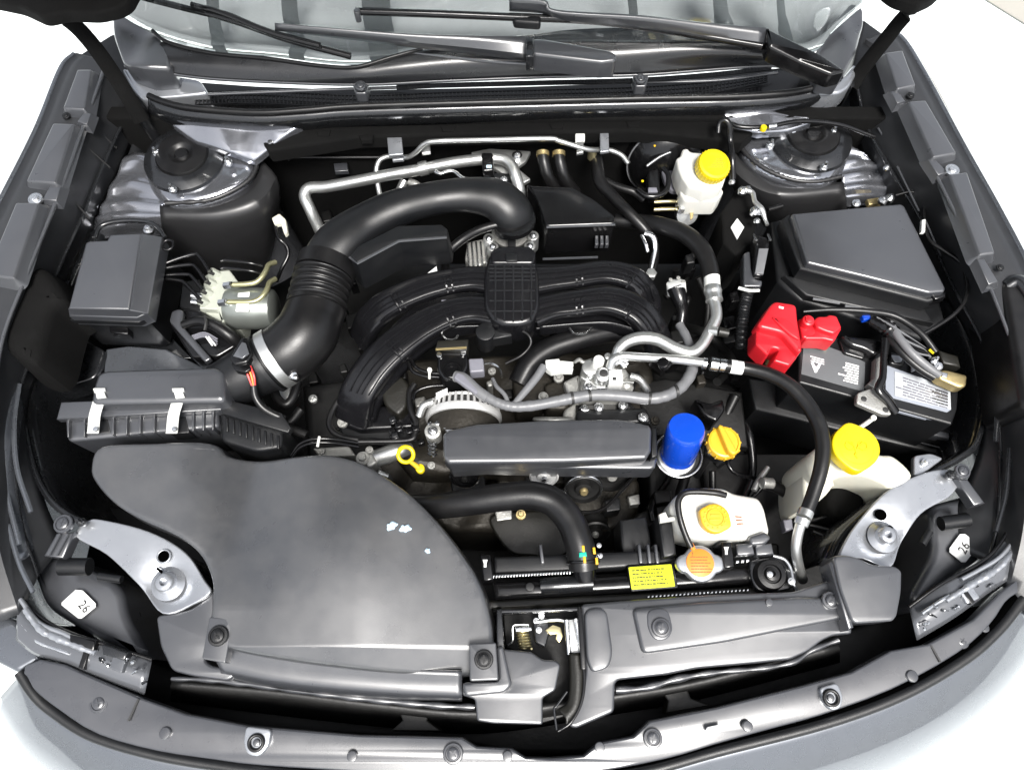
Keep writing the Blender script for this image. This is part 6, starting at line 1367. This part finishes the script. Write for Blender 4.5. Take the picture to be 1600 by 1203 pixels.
pad('end_cover_front', [(1274, 512), (1290, 509), (1305, 514), (1316, 512), (1304, 534), (1288, 530), (1258, 530), (1256, 520), (1268, 522)], -.058, .035, M['red'], pcv, r=.004, corner=.004)
pad('terminal_clamp', [(1266, 532), (1296, 534), (1298, 540), (1270, 538)], -.09, .02, M['brass'], pcv, r=.002); pad('terminal_bolt', [(1206, 546), (1216, 550), (1210, 562), (1204, 558)], -.085, .03, M['brass'], pcv, r=.002)
for x, y in ((1210, 566), (1190, 556)): bolt(pcv, x, y, -.11, 7, M['brass'], 'hex')
ng = thing('negative_cable', 'black battery cables ending in a tarnished brass negative clamp', 'cable', 1470, 560, -.06)
tube('cable', [(1255, 487, -.06, 3), (1300, 484, -.055, 4), (1350, 486, -.05, 4.5), (1392, 492, -.05, 5), (1420, 506, -.05, 5), (1444, 526, -.05, 5), (1462, 550, -.055, 5)], 4.5, M['rubber'], ng, n=10)
tube('cable', [(1390, 505, -.06, 6), (1405, 528, -.055, 6.5), (1425, 552, -.055, 6.5), (1448, 572, -.06, 6.5), (1468, 586, -.065, 6)], 6, M['conduit'], ng, n=12)
tube('cable', [(1380, 512, -.07, 6), (1398, 538, -.065, 6), (1418, 560, -.065, 6), (1440, 578, -.068, 6), (1460, 590, -.07, 6)], 6, M['rubber'], ng, n=12)
tube('tape_wrap', [(1362, 500, -.07, 11), (1385, 512, -.065, 13), (1402, 528, -.065, 12)], 12, M['gloss'], ng, n=14, rmod=lambda f, l: 1 + .08 * math.sin(l * 700))
pad('clamp', [(1462, 580), (1478, 577), (1512, 586), (1510, 604), (1500, 606), (1468, 592)], -.072, .02, M['brass'], ng, r=.004, corner=.005); pad('clamp_face', [(1472, 581), (1482, 583), (1480, 590), (1472, 588)], -.070, .004, M['steel'], ng, r=.001); pad('shunt', [(1466, 546), (1498, 556), (1502, 574), (1474, 568)], -.09, .03, M['mesh'], ng, r=.004)
bolt(ng, 1460, 563, -.062, 6, M['steel'], 'stud', 'stud'); bolt(ng, 1466, 572, -.066, 7, M['steel'], 'hex'); tube('yellow_wire', [(1452, 546, -.055, 2.5), (1459, 552, -.055, 2.5)], 2.5, M['yellow'], ng, n=6)
pad('blue_clip', [(1347, 492), (1360, 491), (1362, 498), (1350, 500)], -.066, .01, M['blue'], ng, r=.002, corner=.002)
for k in range(7):
    tube('small_wire', [(1370 + k * 5, 496 + k * 3, -.058, 1.6), (1398 + k * 5, 512 + k * 6, -.05 - .003 * (k % 3), 1.6), (1428 + k * 4, 532 + k * 4, -.055, 1.6), (1452, 548 + k * 2, -.065, 1.6)], 1.6, M['gloss'] if k % 3 else M['conduit'], ng, n=6)

# ---- right electronics box
xb = thing('relay_box', 'large black box with a slanted flat grey lid behind the battery', 'relay box', 1350, 400, -.1)
pad('lid', [(1237, 334), (1322, 326), (1408, 318), (1414, 322), (1478, 450), (1476, 456), (1452, 458), (1358, 434), (1262, 411)], -.03, .02, M['satin'], xb, r=.004, seg=3, corner=.003)
pad('lid_skirt', [(1222, 342), (1234, 333), (1262, 414), (1360, 438), (1452, 461), (1478, 456), (1476, 466), (1450, 472), (1250, 420)], -.045, .03, M['plastic'], xb, r=.005)
pad('case', [(1205, 345), (1228, 340), (1250, 420), (1470, 470), (1478, 500), (1440, 530), (1250, 470), (1215, 440)], -.09, .25, M['plastic'], xb, r=.008)
pad('case_step', [(1225, 430), (1300, 442), (1440, 474), (1460, 505), (1260, 462)], -.075, .05, M['plastic'], xb, r=.004)
for a, b_ in (((1245, 430), (1282, 440)), ((1270, 467), (1312, 474)), ((1320, 478), (1345, 482))): tube('case_rib', [(a[0], a[1], -.068, 2), (b_[0], b_[1], -.07, 2)], 2, M['conduit'], xb, n=6)
for x in (1292, 1322, 1332): pad('clip_window', [(x - 3, 438 + (x - 1292) * .24), (x + 3, 438 + (x - 1292) * .24), (x + 3, 443 + (x - 1292) * .24), (x - 3, 443 + (x - 1292) * .24)], -.070, .003, M['label_w'], xb, r=.0005)
pad('lid_catch', [(1455, 460), (1478, 456), (1478, 464), (1462, 468)], -.04, .02, M['gloss'], xb, r=.002)
for x, y in ((1338, 318), (1380, 313), (1391, 309)): bolt(xb, x, y, -.08, 7, M['steel'], 'hex')
pad('ground_strap', [(1355, 311), (1375, 308), (1378, 318), (1358, 320)], -.10, .01, M['brass'], xb, r=.002)
aw = thing('antenna_wire', 'thin black wire looping down beside the right rail cover', 'wire', 1490, 420, -.05)
tube('wire', [(1400, 305, -.07, 2), (1425, 300, -.06, 2), (1442, 312, -.06, 2), (1445, 345, -.055, 2), (1452, 375, -.05, 3), (1475, 392, -.045, 3), (1500, 410, -.045, 3), (1511, 440, -.045, 3), (1508, 468, -.045, 3), (1494, 488, -.045, 3), (1470, 506, -.048, 3), (1442, 522, -.052, 3)], 3, M['rubber'], aw, n=8)
pad('wire_clip', [(1441, 343), (1447, 342), (1446, 362), (1440, 362)], -.045, .008, M['label_w'], aw, r=.002)

# ---- brake booster and reservoir
bb = thing('brake_booster', 'round black brake booster with silver master cylinder against the firewall', 'brake booster', 1050, 270, -.15)
axb = Vector((.05, -1, .22)); cb_ = P(1046, 262, -.12); rb_ = S(66, 1046, 262, -.12)
lathe('shell', cb_ + Vector((0, .02, -.01)), [(rb_ * .98, -.05), (rb_, -.01), (rb_ * .99, -.002), (rb_ * .93, .002), (rb_ * .88, .014), (rb_ * .7, .024), (rb_ * .45, .030), (rb_ * .3, .034)], M['gloss'], bb, axis=axb, n=64)
wtorus('shell_rim_highlight', cb_ + Vector((0, .02, -.01)), rb_ * .97, .0016, M['conduit'], bb, axis=axb, n=64)  # lighter grey ring painted as the highlight arc on the shell edge
pad('flange_plate', [(1030, 245), (1050, 232), (1090, 228), (1120, 240), (1110, 290), (1050, 300), (1036, 280)], -.115, .01, M['greyconn'], bb, r=.003, corner=.01) 
tube('push_rod_guard', [(1010, 260, -.09, 3), (1030, 246, -.085, 3), (1052, 236, -.082, 3)], 3, M['steel'], bb, n=8)
tube('cylinder', [(1080, 296, -.14, 15), (1076, 318, -.145, 15), (1074, 334, -.15, 15)], 15, M['alu'], bb, n=24); cyl('cylinder_end', 1074, 336, -.14, 17, .02, M['alu'], bb, axis=(0, -.6, .5)); pad('zinc_mark', [(1078, 333), (1084, 330), (1083, 340), (1079, 344)], -.125, .003, M['brass'], bb, r=.0005)
for y in (315, 327): tube('brake_line', [(1022, y + 1, -.12, 3), (1045, y, -.12, 3), (1062, y, -.125, 3)], 3, M['zinc'], bb, n=8); cyl('line_nut', 1058, y, -.115, 6, .012, M['steel'], bb, axis=(-1, 0, .3), n=6)
pad('sensor_plug', [(1012, 268), (1030, 262), (1032, 300), (1014, 302)], -.09, .03, M['gloss'], bb, r=.004, corner=.006); tube('plug_hoop', [(996, 296, -.085, 4), (1010, 306, -.085, 4.5), (1028, 306, -.085, 4.5), (1042, 296, -.085, 4), (1044, 274, -.085, 4), (1036, 262, -.085, 4)], 4, M['gloss'], bb, n=10); pad('plug_tag', [(1013, 293), (1026, 293), (1028, 300), (1013, 300)], -.083, .004, M['greyconn'], bb, r=.001); bolt(bb, 1004, 283, -.09, 2, M['yellow'], 'plug', 'plug'); bolt(bb, 1023, 228, -.07, 1.8, M['yellow2'], 'plug', 'plug')
rv = thing('brake_fluid_reservoir', 'white brake fluid reservoir with a bright yellow screw cap', 'reservoir', 1095, 280, -.1)
pad('tank_upper', [(1057, 246), (1064, 242), (1067, 231), (1075, 230), (1080, 236), (1112, 238), (1134, 262), (1136, 272), (1130, 290), (1122, 294), (1100, 296), (1076, 290), (1066, 276), (1060, 262)], -.055, .05, M['white'], rv, r=.008, seg=4, corner=.004)
pad('tank_lower', [(1066, 284), (1078, 290), (1100, 297), (1128, 292), (1132, 298), (1122, 312), (1070, 312), (1062, 300)], -.085, .045, M['white'], rv, r=.008, seg=4, corner=.006)
pad('rib', [(1074, 258), (1078, 257), (1090, 288), (1086, 290)], -.054, .006, M['white'], rv, r=.002)
cr = S(26, 1117, 256, -.03); axc = Vector((.12, -.18, 1))
lathe('cap', P(1117, 256, -.030), [(cr * .93, -.024), (cr, -.020), (cr, -.004), (cr * .95, 0), (cr * .8, .001), (cr * .78, -.0005)], M['yellow'], rv, axis=axc, n=48)
for k in range(30):
    a = 2 * math.pi * k / 30; e1 = Vector((1, 0, -.12)).normalized(); e2 = axc.normalized().cross(e1); d = (e1 * math.cos(a) + e2 * math.sin(a)) * cr; cc = P(1117, 256, -.030)
    wtube('cap_rib', [tuple(cc + d - axc * .004) + (.0011,), tuple(cc + d - axc * .019) + (.0011,)], M['yellow'], rv, n=5, res=1)
dx = P(1117, 256, -.030) + axc.normalized() * .0002
print_lines([(1101, 247, -.0275), (1134, 247, -.0305), (1132, 263, -.0335), (1103, 263, -.0305)], -.03, 5, M['ink_y'], rv, .85, hgt=.62, word=(.08, .25), seed=21)
# battery-side wiring bits, hose, relay
rl = thing('relay_connector', 'black cable relay on corrugated conduit below two silver bolted brackets', 'relay', 1180, 400, -.08)
pad('relay', [(1180, 366), (1200, 370), (1204, 382), (1192, 432), (1178, 430), (1180, 395)], -.06, .04, M['gloss'], rl, r=.005, corner=.006); pad('relay_face', [(1186, 388), (1201, 388), (1193, 428), (1180, 426)], -.056, .004, M['conduit'], rl, r=.001)
pad('relay_frame', [(1162, 396), (1172, 392), (1174, 420), (1180, 436), (1192, 438), (1190, 448), (1162, 448)], -.07, .02, M['satin'], rl, r=.003, corner=.004)
for x in (1178, 1200): tube('wire_catch', [(x, 366, -.055, 2), (x + 4, 376, -.055, 2)], 2, M['steel'], rl, n=6)
tube('cable_tie', [(1154, 450, -.065, 2.6), (1170, 454, -.062, 2.6), (1186, 454, -.065, 2.6)], 2.6, M['white_p'], rl, n=8)
tube('conduit', [(1170, 450, -.08, 9), (1163, 480, -.09, 9), (1160, 510, -.10, 9), (1158, 545, -.12, 9)], 9, M['plastic'], rl, n=16, res=22, rmod=lambda f, l: 1 + .09 * math.sin(l * 1500))
pad('spec_label', [(1142, 355), (1152, 341), (1163, 355), (1152, 374)], -.10, .003, M['label_w'], rl, r=.0004); print_lines([(1146, 356), (1154, 344), (1160, 355), (1152, 368)], -.0985, 4, M['greyconn'], rl, .7, seed=6, hgt=.3)
pad('fuse_panel', [(1128, 330), (1150, 295), (1178, 300), (1185, 340), (1175, 380), (1150, 400), (1130, 380)], -.105, .15, M['felt'], rl, r=.006)
for x, y, r_ in ((1160, 298, 7), (1168, 297, 7), (1180, 330, 8), (1187, 330, 8), (1183, 345, 5), (1144, 284, 5)): bolt(rl, x, y, -.075, r_, M['steel'], 'hex')
tube('ground_lug', [(1168, 298, -.07, 4), (1176, 302, -.07, 4), (1180, 316, -.07, 4), (1190, 328, -.07, 5), (1196, 344, -.075, 3), (1199, 352, -.075, 3)], 4, M['alu'], rl, n=8); tube('cable', [(1200, 328, -.08, 4), (1222, 322, -.08, 4)], 4, M['rubber'], rl, n=8)
tube('vent_hose', [(1122, 208, -.02, 4), (1124, 193, -.01, 4), (1132, 188, -.005, 5), (1139, 196, -.01, 5), (1141, 220, -.03, 5), (1144, 250, -.04, 5), (1145, 280, -.06, 5)], 5, M['gloss'], rl, n=12)
se = thing('sensor_connector', 'white and black round engine plug right of the manifold', 'connector', 1060, 450, -.12)
cyl('plug_head', 1056, 442, -.10, 15, .02, M['label_w'], se, axis=(-.2, .6, .8)); tube('plug_boot', [(1056, 450, -.105, 14), (1062, 468, -.11, 12), (1066, 485, -.12, 9), (1064, 505, -.13, 8)], 12, M['gloss'], se, n=18); 
for x, y in ((1048, 437), (1060, 434), (1068, 440)): bolt(se, x, y, -.095, 3, M['cast'], 'plug', 'pin')
# dark background hoses and brackets right and left of the engine
dk = thing('hose_bundle', 'bundle of dark hoses and brackets in the shadow between engine and battery', 'hoses', 1110, 600, -.25)
for k in range(14):
    x = rn_.uniform(1040, 1180); y = rn_.uniform(380, 760); pts_ = [(x, y, -.2 - rn_.random() * .08)]
    for j in range(3): x += rn_.uniform(-45, 55); y += rn_.uniform(10, 60); pts_.append((x, y, -.2 - rn_.random() * .1))
    tube('hose', pts_, rn_.uniform(3, 8), M[rn_.choice(['rubber', 'plastic', 'deep', 'gloss'])], dk, n=10)
for k in range(12):
    x, y = rn_.uniform(1040, 1150), rn_.uniform(370, 640); w = rn_.uniform(8, 20)
    pad('bracket', [(x, y), (x + w, y - 4), (x + w + 5, y + w), (x + 3, y + w * 1.2)], -.2 - rn_.random() * .06, .04, M[rn_.choice(['deep', 'plastic', 'gloss', 'grime'])], dk, r=.003, corner=.003)
pad('heat_shield', [(985, 600), (1040, 590), (1160, 612), (1170, 700), (1020, 680)], -.24, .02, M['deep'], dk, r=.006)
dl = thing('hose_bundle', 'dark looped hoses with metal flash under the intake pipe', 'hoses', 440, 630, -.2)
for pts_ in ([(428, 596), (432, 620), (446, 632), (458, 620), (466, 596)], [(400, 620), (420, 650), (450, 660), (470, 640)], [(415, 640), (440, 662), (480, 680)]):
    tube('hose', [(x, y, -.16, 7) for x, y in pts_], 7, M['rubber'], dl, n=12)
pad('metal_patch', [(424, 608), (440, 600), (456, 590), (452, 618), (440, 636), (428, 626)], -.20, .01, M['alu'], dl, r=.002, corner=.004)
for k in range(14):
    x, y = rn_.uniform(470, 560), rn_.uniform(330, 640); w = rn_.uniform(8, 22)
    pad('bracket', [(x, y), (x + w, y - 4), (x + w + 5, y + w), (x + 3, y + w * 1.2)], -.28 - rn_.random() * .08, .04, M[rn_.choice(['deep', 'deep', 'plastic'])], dl, r=.003, corner=.003)
